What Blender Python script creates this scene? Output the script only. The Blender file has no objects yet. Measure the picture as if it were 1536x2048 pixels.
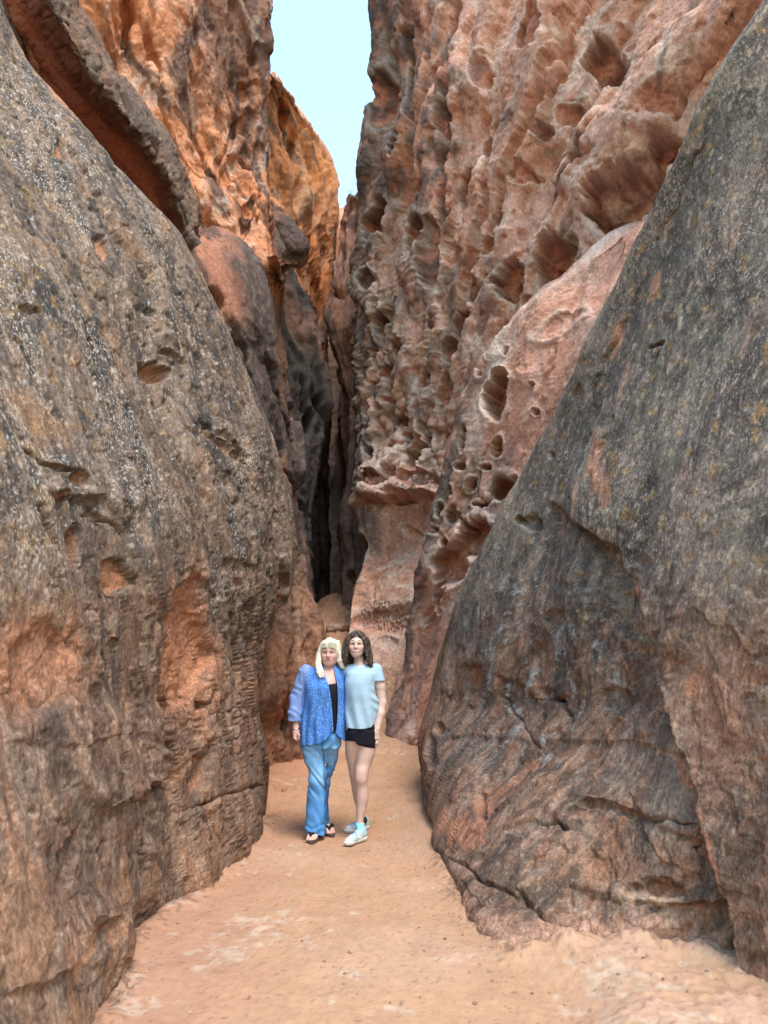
import bpy, bmesh, math, random
import numpy as np
from mathutils import Vector

R = math.radians
scene = bpy.context.scene
C = bpy.context.collection

# ------------------------------------------------------------------ camera
CAM_H, PITCH, FPX, PW, PH = 1.5, 11.4, 1420.0, 1536, 2048
cam_d = bpy.data.cameras.new('camera')
cam = bpy.data.objects.new('camera', cam_d); C.objects.link(cam)
cam.location = (0, 0, CAM_H)
cam.rotation_euler = (R(90 + PITCH), 0, 0)
cam_d.sensor_fit = 'VERTICAL'; cam_d.sensor_height = 36.0
cam_d.lens = FPX / PH * 36.0
cam_d.clip_start = 0.05; cam_d.clip_end = 3000
cam_d.dof.use_dof = True; cam_d.dof.focus_distance = 6.6; cam_d.dof.aperture_fstop = 2.8
scene.camera = cam

# ------------------------------------------------------------------ sky, sun, exposure
SUN_EL, SUN_AZ = 62.0, 152.0          # azimuth clockwise from +Y: behind the camera, to the right
world = bpy.data.worlds.new('World'); scene.world = world; world.use_nodes = True
wn = world.node_tree; wn.nodes.clear()
wo = wn.nodes.new('ShaderNodeOutputWorld'); wb = wn.nodes.new('ShaderNodeBackground')
sky = wn.nodes.new('ShaderNodeTexSky'); sky.sky_type = 'NISHITA'; sky.sun_disc = False
sky.sun_elevation = R(SUN_EL); sky.sun_rotation = R(SUN_AZ)
sky.altitude = 1500; sky.air_density = 4.0; sky.dust_density = 1.0; sky.ozone_density = 10.0
wb.inputs['Strength'].default_value = 0.14
wn.links.new(sky.outputs[0], wb.inputs[0]); wn.links.new(wb.outputs[0], wo.inputs[0])
sd = bpy.data.lights.new('sun', 'SUN'); sd.energy = 1.5; sd.angle = R(28); sd.color = (1.0, 0.87, 0.72)
sun = bpy.data.objects.new('sun', sd); C.objects.link(sun)
_s = Vector((math.sin(R(SUN_AZ)) * math.cos(R(SUN_EL)), math.cos(R(SUN_AZ)) * math.cos(R(SUN_EL)), math.sin(R(SUN_EL))))
sun.rotation_euler = (-_s).to_track_quat('-Z', 'Y').to_euler(); sun.location = _s * 60
vs = scene.view_settings
vs.view_transform = 'Standard'; vs.look = 'None'; vs.gamma = 1.0; vs.use_curve_mapping = False
vs.exposure = 1.7
scene.cycles.max_bounces = 8; scene.cycles.diffuse_bounces = 5

# ------------------------------------------------------------------ maths helpers
_cp, _sp = math.cos(R(PITCH)), math.sin(R(PITCH))
def unproj(px, py, Y):
    """photo position + distance along the canyon -> world point"""
    dx = (px - PW / 2) / FPX; dz = (PH / 2 - py) / FPX
    yy = _cp - dz * _sp; zz = _sp + dz * _cp
    t = Y / yy
    return np.stack([dx * t, Y + 0 * t, CAM_H + zz * t], -1)
def gY(py, z=0.0):
    dz = (PH / 2 - py) / FPX
    t = (z - CAM_H) / (_sp + dz * _cp)
    return t * (_cp - dz * _sp)
def toP(x, y, z):
    """world -> (px, py, Y)"""
    zc = z - CAM_H
    d = y * _cp + zc * _sp; v = -y * _sp + zc * _cp
    return (PW / 2 + FPX * x / d, PH / 2 - FPX * v / d, y)

_rng = np.random.RandomState(7)
_perm = np.concatenate([_rng.permutation(256)] * 3).astype(np.int32)
_g = _rng.normal(size=(256, 3)); _g = (_g / np.linalg.norm(_g, axis=1)[:, None]).astype(np.float32)
from concurrent.futures import ThreadPoolExecutor
_pool = ThreadPoolExecutor(4)
def _chunked(fn, p, *a):
    if len(p) <= 20000: return fn(p, *a)
    ch = [p[k:k + 20000] for k in range(0, len(p), 20000)]
    rs = list(_pool.map(lambda c_: fn(c_, *a), ch))
    return tuple(np.concatenate(x) for x in zip(*rs)) if isinstance(rs[0], tuple) else np.concatenate(rs)
def noise(p, seed=0):
    return _chunked(_noise, np.asarray(p, np.float32), seed)
def worley(p, seed=0):
    return _chunked(_worley, np.asarray(p, np.float32), seed)
def _noise(p, seed):
    p = p + np.float32((seed * 17.31 + 31.7) % 211.0)
    i = np.floor(p).astype(np.int32); f = p - i; i &= 255
    w = f * f * f * (f * (f * 6 - 15) + 10)
    out = np.zeros(len(p), np.float32)
    for a in (0, 1):
        wa = w[:, 0] if a else 1 - w[:, 0]
        pa = _perm[(i[:, 0] + a) & 255]
        for b in (0, 1):
            wb_ = w[:, 1] if b else 1 - w[:, 1]
            pb = _perm[(pa + i[:, 1] + b) & 255]
            for c in (0, 1):
                wc = w[:, 2] if c else 1 - w[:, 2]
                g = _g[_perm[(pb + i[:, 2] + c) & 255]]
                out += wa * wb_ * wc * (g[:, 0] * (f[:, 0] - a) + g[:, 1] * (f[:, 1] - b) + g[:, 2] * (f[:, 2] - c))
    return out * 1.7
def fbm(p, octv=4, seed=0, gain=0.5, lac=2.03):
    s = 0; a = 1.0; q = np.asarray(p, np.float32)
    for k in range(octv):
        s = s + a * noise(q, seed + k * 3); a *= gain; q = q * lac
    return s
def ridged(p, octv=4, seed=0, gain=0.5):
    s = 0; a = 1.0; q = np.asarray(p, np.float32)
    for k in range(octv):
        s = s + a * (1 - 2 * np.abs(noise(q, seed + k * 3))); a *= gain; q = q * 2.07
    return s
def _worley(p, seed=0):
    """F1, F2 distances and a random number of the nearest cell"""
    p = np.asarray(p, np.float32); i = np.floor(p).astype(np.int32)
    d1 = np.full(len(p), 9.0, np.float32); d2 = d1.copy(); idr = np.zeros(len(p), np.float32)
    for a in (-1, 0, 1):
        for b in (-1, 0, 1):
            for c in (-1, 0, 1):
                j = (i + np.array([a, b, c])) & 255
                h = _perm[_perm[_perm[(j[:, 0] + seed) & 255] + j[:, 1]] + j[:, 2]]
                q = i + np.array([a, b, c]) + (_g[h] * 0.5 + 0.5)
                d = np.sqrt(((q - p) ** 2).sum(1))
                n = d < d1
                d2 = np.where(n, d1, np.minimum(d2, d)); idr = np.where(n, h / 255.0, idr); d1 = np.where(n, d, d1)
    return d1, d2, idr
def sm(a, b, x):
    t = np.clip((x - a) / (b - a), 0, 1); return t * t * (3 - 2 * t)
def mix(a, b, t):
    t = np.asarray(t)[..., None]; return a * (1 - t) + np.asarray(b, np.float32) * t
def seg_dist(PX, PY, pts):
    """distance to a polyline, position along it 0..1 and the signed side (+ on the right when going along)"""
    best = np.full(PX.shape, 1e9); along = np.zeros(PX.shape); side = np.zeros(PX.shape)
    n = len(pts) - 1
    for k in range(n):
        ax, ay = pts[k]; bx, by = pts[k + 1]
        dx, dy = bx - ax, by - ay; L2 = dx * dx + dy * dy
        t = np.clip(((PX - ax) * dx + (PY - ay) * dy) / L2, 0, 1)
        ex, ey = PX - ax - t * dx, PY - ay - t * dy
        d = np.hypot(ex, ey); m = d < best
        cr = (dx * ey - dy * ex)
        side = np.where(m, np.sign(cr), side); along = np.where(m, (k + t) / n, along); best = np.where(m, d, best)
    return best, along, side

def pchip(A, ts):
    """A: (n, ...) control values at 0..n-1, ts sample positions; overshoot-free cubic"""
    A = np.asarray(A, np.float64); n = len(A)
    d = np.diff(A, axis=0); m = np.zeros_like(A)
    if n > 2:
        s = d[:-1] * d[1:]
        with np.errstate(divide='ignore', invalid='ignore'):
            h = np.where(s > 0, 2 * s / (d[:-1] + d[1:]), 0)
        m[1:-1] = np.nan_to_num(h)
    m[0] = d[0]; m[-1] = d[-1]
    i = np.clip(np.floor(ts).astype(int), 0, n - 2); t = (ts - i).reshape((-1,) + (1,) * (A.ndim - 1))
    t2, t3 = t * t, t * t * t
    return (2*t3-3*t2+1)*A[i] + (t3-2*t2+t)*m[i] + (-2*t3+3*t2)*A[i+1] + (t3-t2)*m[i+1]

# ------------------------------------------------------------------ mesh + tag helpers
def mesh_obj(name, V, F, mat=None, parent=None, col=None, smooth=True):
    me = bpy.data.meshes.new(name)
    V = np.asarray(V, np.float32); F = np.asarray(F, np.int32)
    k = F.shape[1]
    me.vertices.add(len(V)); me.vertices.foreach_set('co', V.ravel())
    me.loops.add(F.size); me.loops.foreach_set('vertex_index', F.ravel())
    me.polygons.add(len(F)); me.polygons.foreach_set('loop_start', np.arange(0, F.size, k, dtype=np.int32))
    me.polygons.foreach_set('use_smooth', np.full(len(F), smooth, bool))
    me.update(calc_edges=True)
    if col is not None:
        a = me.color_attributes.new('col', 'FLOAT_COLOR', 'POINT')
        c4 = np.zeros((len(V), 4), np.float32); c4[:, :np.shape(col)[1]] = col
        a.data.foreach_set('color', c4.ravel())
    if mat: me.materials.append(mat)
    o = bpy.data.objects.new(name, me); C.objects.link(o)
    if parent: o.parent = parent
    return o
def tag(o, label=None, cat=None, group=None, kind=None):
    if label: o['label'] = label
    if cat: o['category'] = cat
    if group: o['group'] = group
    if kind: o['kind'] = kind
    return o
def grid_faces(nv, nu):
    a = np.arange(nv * nu).reshape(nv, nu)
    return np.stack([a[:-1, :-1].ravel(), a[:-1, 1:].ravel(), a[1:, 1:].ravel(), a[1:, :-1].ravel()], 1)

# ------------------------------------------------------------------ materials
def nd(nt, t, **kw):
    n = nt.nodes.new(t)
    for k, v in kw.items(): setattr(n, k, v)
    return n
def rock_material(name, grain=1.0, bump=0.6, rough=0.92, zs=0.5, speck=0.35):
    m = bpy.data.materials.new(name); m.use_nodes = True; nt = m.node_tree; L = nt.links
    b = nt.nodes['Principled BSDF']; b.inputs['Roughness'].default_value = rough
    b.inputs['Specular IOR Level'].default_value = 0.2
    at = nd(nt, 'ShaderNodeAttribute', attribute_name='col')
    tc = nd(nt, 'ShaderNodeTexCoord'); mp = nd(nt, 'ShaderNodeMapping'); mp.inputs['Scale'].default_value = (1, 1, zs)
    L.new(tc.outputs['Object'], mp.inputs[0])
    def nz(scale, det, rgh=0.6):
        n = nd(nt, 'ShaderNodeTexNoise'); n.inputs['Scale'].default_value = scale
        n.inputs['Detail'].default_value = det; n.inputs['Roughness'].default_value = rgh
        L.new(mp.outputs[0], n.inputs[0]); return n
    n1 = nz(55 * grain, 6, 0.7); n2 = nz(190 * grain, 4, 0.6); n3 = nz(14 * grain, 5, 0.65)
    # colour grain
    mr = nd(nt, 'ShaderNodeMapRange'); mr.inputs[1].default_value = 0.3; mr.inputs[2].default_value = 0.7
    mr.inputs[3].default_value = 1 - speck; mr.inputs[4].default_value = 1 + speck
    L.new(n1.outputs[0], mr.inputs[0])
    mr2 = nd(nt, 'ShaderNodeMapRange'); mr2.inputs[1].default_value = 0.3; mr2.inputs[2].default_value = 0.7
    mr2.inputs[3].default_value = 1 - speck * .6; mr2.inputs[4].default_value = 1 + speck * .6
    L.new(n2.outputs[0], mr2.inputs[0])
    mu = nd(nt, 'ShaderNodeMath', operation='MULTIPLY'); L.new(mr.outputs[0], mu.inputs[0]); L.new(mr2.outputs[0], mu.inputs[1])
    mx = nd(nt, 'ShaderNodeVectorMath', operation='SCALE'); L.new(at.outputs['Color'], mx.inputs[0]); L.new(mu.outputs[0], mx.inputs['Scale'])
    vo = nz(70 * grain, 3, 0.55); fk = nd(nt, 'ShaderNodeMapRange'); fk.inputs[1].default_value = .565; fk.inputs[2].default_value = .61
    L.new(vo.outputs[0], fk.inputs[0])
    fm = nd(nt, 'ShaderNodeMath', operation='MULTIPLY'); L.new(fk.outputs[0], fm.inputs[0]); L.new(at.outputs['Alpha'], fm.inputs[1])
    big = nz(9 * grain, 2, .5); cr = nd(nt, 'ShaderNodeMix', data_type='RGBA'); cr.inputs['A'].default_value = (.50, .37, .27, 1); cr.inputs['B'].default_value = (.52, .48, .44, 1)
    L.new(big.outputs[0], cr.inputs['Factor'])
    m1 = nd(nt, 'ShaderNodeMix', data_type='RGBA'); L.new(fm.outputs[0], m1.inputs['Factor']); L.new(mx.outputs[0], m1.inputs['A']); L.new(cr.outputs['Result'], m1.inputs['B'])
    vd = nz(38 * grain, 4, 0.65); dk = nd(nt, 'ShaderNodeMapRange'); dk.inputs[1].default_value = .57; dk.inputs[2].default_value = .66; L.new(vd.outputs[0], dk.inputs[0])
    dm = nd(nt, 'ShaderNodeMath', operation='MULTIPLY'); L.new(dk.outputs[0], dm.inputs[0]); L.new(at.outputs['Alpha'], dm.inputs[1])
    m2 = nd(nt, 'ShaderNodeMix', data_type='RGBA'); m2.inputs['B'].default_value = (.055, .045, .04, 1); L.new(dm.outputs[0], m2.inputs['Factor']); L.new(m1.outputs['Result'], m2.inputs['A'])
    L.new(m2.outputs['Result'], b.inputs['Base Color'])
    # relief
    ad = nd(nt, 'ShaderNodeMath', operation='MULTIPLY_ADD'); ad.inputs[1].default_value = 2.2
    L.new(n3.outputs[0], ad.inputs[0]); L.new(n1.outputs[0], ad.inputs[2])
    ad2 = nd(nt, 'ShaderNodeMath', operation='MULTIPLY_ADD'); ad2.inputs[1].default_value = 0.35
    L.new(n2.outputs[0], ad2.inputs[0]); L.new(ad.outputs[0], ad2.inputs[2])
    bp = nd(nt, 'ShaderNodeBump'); bp.inputs['Strength'].default_value = bump; bp.inputs['Distance'].default_value = 0.02
    L.new(ad2.outputs[0], bp.inputs['Height']); L.new(bp.outputs[0], b.inputs['Normal'])
    return m
M_near = rock_material('varnished_sandstone', 1.0, 0.75, 0.9, 0.55, 0.5)
M_far = rock_material('weathered_sandstone', 0.55, 0.8, 0.95, 0.7, 0.3)
M_sand = rock_material('trodden_sand', 1.6, 0.38, 1.0, 1.0, 0.08)

# ------------------------------------------------------------------ rock sheets
def P3(p):
    return p if len(p) == 3 else None
def sheet(name, rows, fn, step=2.6, mat=None, fwd=0.0, flip=None):
    """rows of (px, py, Y) control points -> curved rock face, displaced along its normal by fn"""
    A = np.array(rows, np.float64); A[..., 2] = 1.0 / A[..., 2]
    nr, nc, _ = A.shape
    def samples(B, axis):
        d = np.diff(B, axis=axis)[..., :2]; L = np.hypot(d[..., 0], d[..., 1])
        return np.percentile(L, 80, axis=1 - axis)
    Lr, Lc = samples(A, 0), samples(A, 1)
    def ts(Ls):
        out = []
        for k, l in enumerate(Ls):
            n = int(np.clip(l / step, 5, 2000)); out.append(k + np.arange(n) / n)
        return np.concatenate(out + [[len(Ls)]])
    tv, tu = ts(Lr), ts(Lc)
    B = pchip(A, tv); B = np.swapaxes(pchip(np.swapaxes(B, 0, 1), tu), 0, 1)
    nv, nu = B.shape[:2]
    px, py, Y = B[..., 0], B[..., 1], 1 / B[..., 2]
    P = unproj(px, py, Y)
    gu = np.gradient(P, axis=1); gv = np.gradient(P, axis=0)
    N = np.cross(gu, gv); N /= np.linalg.norm(N, axis=2)[..., None] + 1e-9
    toc = np.array([0, 0, CAM_H]) - P; s = np.sign((N * toc).sum(2).mean()) if flip is None else flip
    N *= s
    # soften the normals so the displacement does not tear at the rims
    for _ in range(6):
        N[1:-1] = (N[:-2] + 2 * N[1:-1] + N[2:]) / 4; N[:, 1:-1] = (N[:, :-2] + 2 * N[:, 1:-1] + N[:, 2:]) / 4
    N /= np.linalg.norm(N, axis=2)[..., None] + 1e-9
    if fwd:
        N = N * (1 - fwd) + np.array([0, -fwd, 0.0]); N /= np.linalg.norm(N, axis=2)[..., None] + 1e-9
    U = np.broadcast_to(tu[None, :], (nv, nu)); V = np.broadcast_to(tv[:, None], (nv, nu))
    ctx = dict(P=P.reshape(-1, 3).astype(np.float32), N=N.reshape(-1, 3), px=px.ravel(), py=py.ravel(), Y=Y.ravel(), U=U.ravel(), V=V.ravel(), shape=(nv, nu))
    # stage one: the big forms; stage two: grain and colour, worked out on the carved surface
    gen = fn(ctx); big = next(gen)
    P = P + N * big.reshape(nv, nu)[..., None]
    Nf = np.cross(np.gradient(P, axis=1), np.gradient(P, axis=0)) * s; Nf /= np.linalg.norm(Nf, axis=2)[..., None] + 1e-9
    for _ in range(2):
        Nf[1:-1] = (Nf[:-2] + 2 * Nf[1:-1] + Nf[2:]) / 4; Nf[:, 1:-1] = (Nf[:, :-2] + 2 * Nf[:, 1:-1] + Nf[:, 2:]) / 4
    ctx['P'] = P.reshape(-1, 3).astype(np.float32)
    small, col = next(gen)
    Pd = P + Nf * small.reshape(nv, nu)[..., None]
    F = grid_faces(nv, nu)
    if s > 0: pass
    else: F = F[:, ::-1]
    o = mesh_obj(name, Pd.reshape(-1, 3), F, mat, None, np.clip(col, 0.0, 0.95))
    o['kind'] = 'structure'
    return o
def slabs(c, scale, squeeze, dirv, seed, sharp=.035):
    """broken sheets of rock: a stepped relief whose edges run along dirv"""
    d = np.array(dirv, np.float32); d /= np.linalg.norm(d); P = c['P']; al = P @ d
    q = (P - al[:, None] * d) * scale + (al * scale * squeeze)[:, None] * d
    q = q + .25 * np.stack([fbm(q * 1.7, 3, seed + 31), fbm(q * 1.7, 3, seed + 37), fbm(q * 1.7, 3, seed + 41)], 1)
    a = fbm(q, 2, seed); b = fbm(q * 1.9 + 5, 2, seed + 7)
    return (sm(-sharp, sharp, a) - .5) + .5 * (sm(-sharp, sharp, b - .1) - .5) + a * .5
def lerp3(a, b, t):
    ya, yb = 1 / a[2], 1 / b[2]
    return (a[0] + (b[0] - a[0]) * t, a[1] + (b[1] - a[1]) * t, 1 / (ya + (yb - ya) * t))
def wall_row(a, b, fr=(0, .3, .55, .78, .92, 1.0), side=1, back=(0.5, 1.6), mids=None, inset=14, tuck=70):
    """from a (near, off frame) to the rim b, then rolling behind the rim; side=+1 when the rim is on the right"""
    row = [lerp3(a, b, f) for f in fr]
    if mids:
        for k, v in mids.items(): row[k] = v
    row[-1] = (b[0], b[1], b[2])
    row.append((b[0] - side * inset, b[1], b[2] + back[0])); row.append((b[0] - side * tuck, b[1], b[2] + back[1]))
    return row
def holes(c, H, wseed=11, wamp=0.18, wfreq=0.035):
    """list of (px, py, rx, ry, rot_deg, depth, rim) hollows -> carve depth, inside mask, rim mask"""
    px, py = c['px'], c['py']; D = np.zeros(len(px)); M = np.zeros(len(px)); RM = np.zeros(len(px))
    q = np.stack([px * wfreq, py * wfreq, px * 0], 1)
    w3 = fbm(q * .36, 2, wseed + 9) * .38
    w1 = fbm(q, 2, wseed) * wamp; w2 = noise(q * 2.2, wseed + 5) * wamp * 0.3
    for (x, y, rx, ry, rot, dep, *rest) in H:
        near = (np.abs(px - x) < 2.2 * max(rx, ry)) & (np.abs(py - y) < 2.2 * max(rx, ry))
        if not near.any(): continue
        a = R(rot); ex, ey = px[near] - x, py[near] - y
        u = (ex * math.cos(a) + ey * math.sin(a)) / rx; v = (-ex * math.sin(a) + ey * math.cos(a)) / ry
        r = np.sqrt(u * u + v * v) * (1 + w1[near] + w2[near]) + w2[near] * .4
        soft = rest[0] if rest else 0.55
        r = r + (np.sqrt(u * u + v * v) - r) * max(0.0, 1 - 34.0 / max(rx, ry))
        if max(rx, ry) > 14: r = r * (1 + w3[near])
        k = 1 - sm(soft, 1.0, r)
        D[near] = np.maximum(D[near], k * dep); M[near] = np.maximum(M[near], k)
        RM[near] = np.maximum(RM[near], sm(0.8, 1.0, r) * (1 - sm(1.05, 1.5, r)))
    return D, M, RM
def cracks(c, K, wseed=21):
    """list of (points, width_px, depth) grooves; tapering at both ends"""
    px, py = c['px'], c['py']; D = np.zeros(len(px))
    w = fbm(np.stack([px * .02, py * .02, px * 0], 1), 3, wseed) * 7
    w2 = fbm(np.stack([px * .02, py * .02, px * 0 + 9], 1), 3, wseed + 2) * 7
    for pts, wd, dep in K:
        P_ = np.array(pts, float); m = (px > P_[:, 0].min() - 40) & (px < P_[:, 0].max() + 40) & (py > P_[:, 1].min() - 40) & (py < P_[:, 1].max() + 40)
        if not m.any(): continue
        d, al, sd_ = seg_dist(px[m] + w[m], py[m] + w2[m], pts)
        tp = np.clip(np.sin(np.pi * np.clip(al, 0.02, 0.98)) * 2, 0.15, 1)
        D[m] = np.maximum(D[m], (1 - sm(0.15, 1.0, d / (wd * tp))) * dep * tp)
    return D
def ribs(c, K, wseed=51):
    """list of (points, width_px, height): rounded pillars standing proud of the face"""
    px, py = c['px'], c['py']; D = np.zeros(len(px))
    w = fbm(np.stack([px * .012, py * .012, px * 0], 1), 3, wseed) * 14
    for pts, wd, hgt in K:
        d, al, _ = seg_dist(px + w, py + w * .4, pts); wv = wd * (.95 + .2 * np.sin(al * 6.0 + wd))
        tp = sm(0, .1, al) * (1 - sm(.85, 1, al)); D = np.maximum(D, hgt * tp * np.sqrt(np.clip(1 - (d / wv) ** 2, 0, 1)))
    return D
def ledges(c, K, wseed=41):
    """list of (points, reach_px, height): rock proud on the LEFT of the line, dropping sharply at it, fading over reach"""
    px, py = c['px'], c['py']; D = np.zeros(len(px))
    w = fbm(np.stack([px * .018, py * .018, px * 0], 1), 3, wseed) * 9
    for pts, reach, hgt in K:
        d, al, sd_ = seg_dist(px + w, py + w * .6, pts)
        tp = sm(0.0, 0.12, al) * (1 - sm(0.88, 1.0, al)); s = d * sd_
        D += hgt * tp * (1 - sm(-3, 5, s)) * (1 - sm(0, reach, -s))
    return D
# ================================================================== the canyon
ORANGE = (0.46, 0.20, 0.105); RUST = (0.31, 0.14, 0.08); PINK = (0.56, 0.32, 0.24); CREAM = (0.64, 0.54, 0.46)
BROWN = (0.17, 0.095, 0.062); VARN = (0.062, 0.052, 0.047); GREYV = (0.150, 0.115, 0.094); LICH = (0.40, 0.31, 0.22)
OCHRE = (0.36, 0.20, 0.06); GREEN = (0.155, 0.145, 0.115); PALE = (0.50, 0.50, 0.50); TAN = (0.42, 0.25, 0.16)
def base(c, rgb):
    return np.tile(np.array(rgb, np.float32), (len(c['px']), 1))
def slope_coords(c, a, b, cc, dirv=(0, 0, 1)):
    """world coordinates squeezed along dirv so that noise runs in streaks along it"""
    d = np.array(dirv, np.float32); d /= np.linalg.norm(d)
    P = c['P']; al = P @ d
    return (P - al[:, None] * d) * a + (al * b)[:, None] * d + cc

# ---------------------------------------------------------------- left near slab
def ground_px(px, py):
    return (px, py, gY(py))
def under(p, dz=-0.35):
    w = unproj(p[0], p[1], p[2]); return toP(w[0], w[1], w[2] + dz)

FR = (0, .3, .55, .78, .92, 1.0)
S1 = [((-520, -150, 2.9), (-60, -150, 5.2)), ((-480, 115, 2.5), (55, 115, 5.6)), ((-480, 290, 2.4), (203, 290, 6.0)),
      ((-480, 480, 2.25), (352, 480, 6.7)), ((-480, 640, 2.15), (428, 620, 7.2)), ((-480, 830, 2.05), (502, 800, 7.8)),
      ((-480, 980, 1.98), (562, 960, 8.2)), ((-480, 1150, 1.92), (592, 1120, 8.4)), ((-480, 1350, 1.9), (548, 1290, 7.7))]
rows1 = [wall_row(a, b) for a, b in S1]
foot1 = [toP(-1.25, 1.5, 0), ground_px(140, 2250), ground_px(213, 2040), ground_px(268, 1885), ground_px(424, 1757), ground_px(546, 1640)]
r8 = rows1[-1]
for f, S in ((.33, (524, 1400, 7.15)), (.7, (548, 1530, 7.08))):
    rr = [lerp3(r8[k], foot1[k], f) for k in range(6)]; rr[5] = S
    rr.append((S[0] - 14, S[1], S[2] + .5)); rr.append((S[0] - 70, S[1], S[2] + 1.6)); rows1.append(rr)
fr_ = list(foot1) + [(foot1[5][0] - 14, foot1[5][1] - 30, foot1[5][2] + .5), (foot1[5][0] - 60, foot1[5][1] - 60, foot1[5][2] + 1.6)]
rows1.append(fr_); rows1.append([under(p) for p in fr_])

L1_HOLES = [(326, 742, 30, 26, 40, .16, .6), (150, 962, 30, 28, 20, .12, .4), (140, 1095, 20, 52, 5, .12, .5), (80, 1070, 13, 60, -22, .10, .5),
            (231, 1152, 30, 42, 0, .06, .7), (297, 1207, 9, 12, 0, .10), (228, 1287, 11, 10, 0, .08), (400, 1412, 11, 17, 0, .14), (393, 1555, 19, 62, 14, .16, .35),
            (215, 490, 14, 40, -25, .07), (205, 505, 9, 26, -25, .10), (372, 1290, 48, 150, 4, .09, .75), (262, 1880, 16, 50, 8, .10), (112, 1000, 12, 16, 0, .10),
            (440, 960, 22, 40, -30, .05, .3), (300, 560, 18, 60, -28, .05, .2), (120, 300, 10, 30, -30, .06), (470, 1165, 5, 9, 0, .08), (480, 1215, 4, 7, 0, .08), (498, 1252, 5, 6, 0, .08), (455, 1235, 4, 8, 0, .07),
            (335, 1330, 16, 40, 10, .05), (60, 620, 22, 12, 10, .05), (520, 1240, 5, 8, 0, .08), (60, 1330, 70, 110, 0, .05, .5), (185, 1900, 30, 60, 15, .06, .6), (130, 1730, 24, 70, 20, .05, .6)]
L1_CRACKS = [([(246, 1905), (256, 1838), (270, 1710), (270, 1646), (292, 1582), (330, 1552)], 13, .22), ([(306, 1800), (316, 1700), (334, 1596), (338, 1437), (322, 1330)], 12, .16),
             ([(398, 838), (436, 890), (492, 940)], 9, .07), ([(146, 1035), (190, 1018), (238, 1050), (262, 1085)], 8, .07), ([(330, 690), (372, 740)], 7, .05), ([(560, 1120), (565, 1200), (545, 1290), (535, 1400)], 11, .16),
             ([(500, 1240), (495, 1330), (480, 1440)], 6, .04), ([(245, 1000), (268, 1070), (272, 1130)], 6, .05), ([(20, 900), (90, 940), (140, 950)], 9, .05), ([(430, 860), (500, 930)], 7, .05), ([(90, 250), (210, 430), (260, 520)], 9, .05),
             ([(330, 1640), (420, 1600), (500, 1580), (545, 1570)], 8, .05)]
L1_LEDGES = [([(246, 1990), (254, 1838), (266, 1710), (274, 1646), (300, 1578), (334, 1500), (328, 1380)], 300, .06), ([(306, 1830), (316, 1700), (334, 1596), (340, 1480)], 50, .07), ([(175, 1640), (225, 1600), (300, 1566)], 200, .05), ([(60, 985), (150, 1005), (205, 990), (262, 1050)], 120, .05), ([(20, 1985), (110, 1960), (200, 1870), (240, 1800)], 160, .03), ([(0, 1480), (120, 1500), (240, 1460)], 160, .015),
             ([(560, 1010), (500, 1130), (430, 1110)], 60, -.03)]
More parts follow.
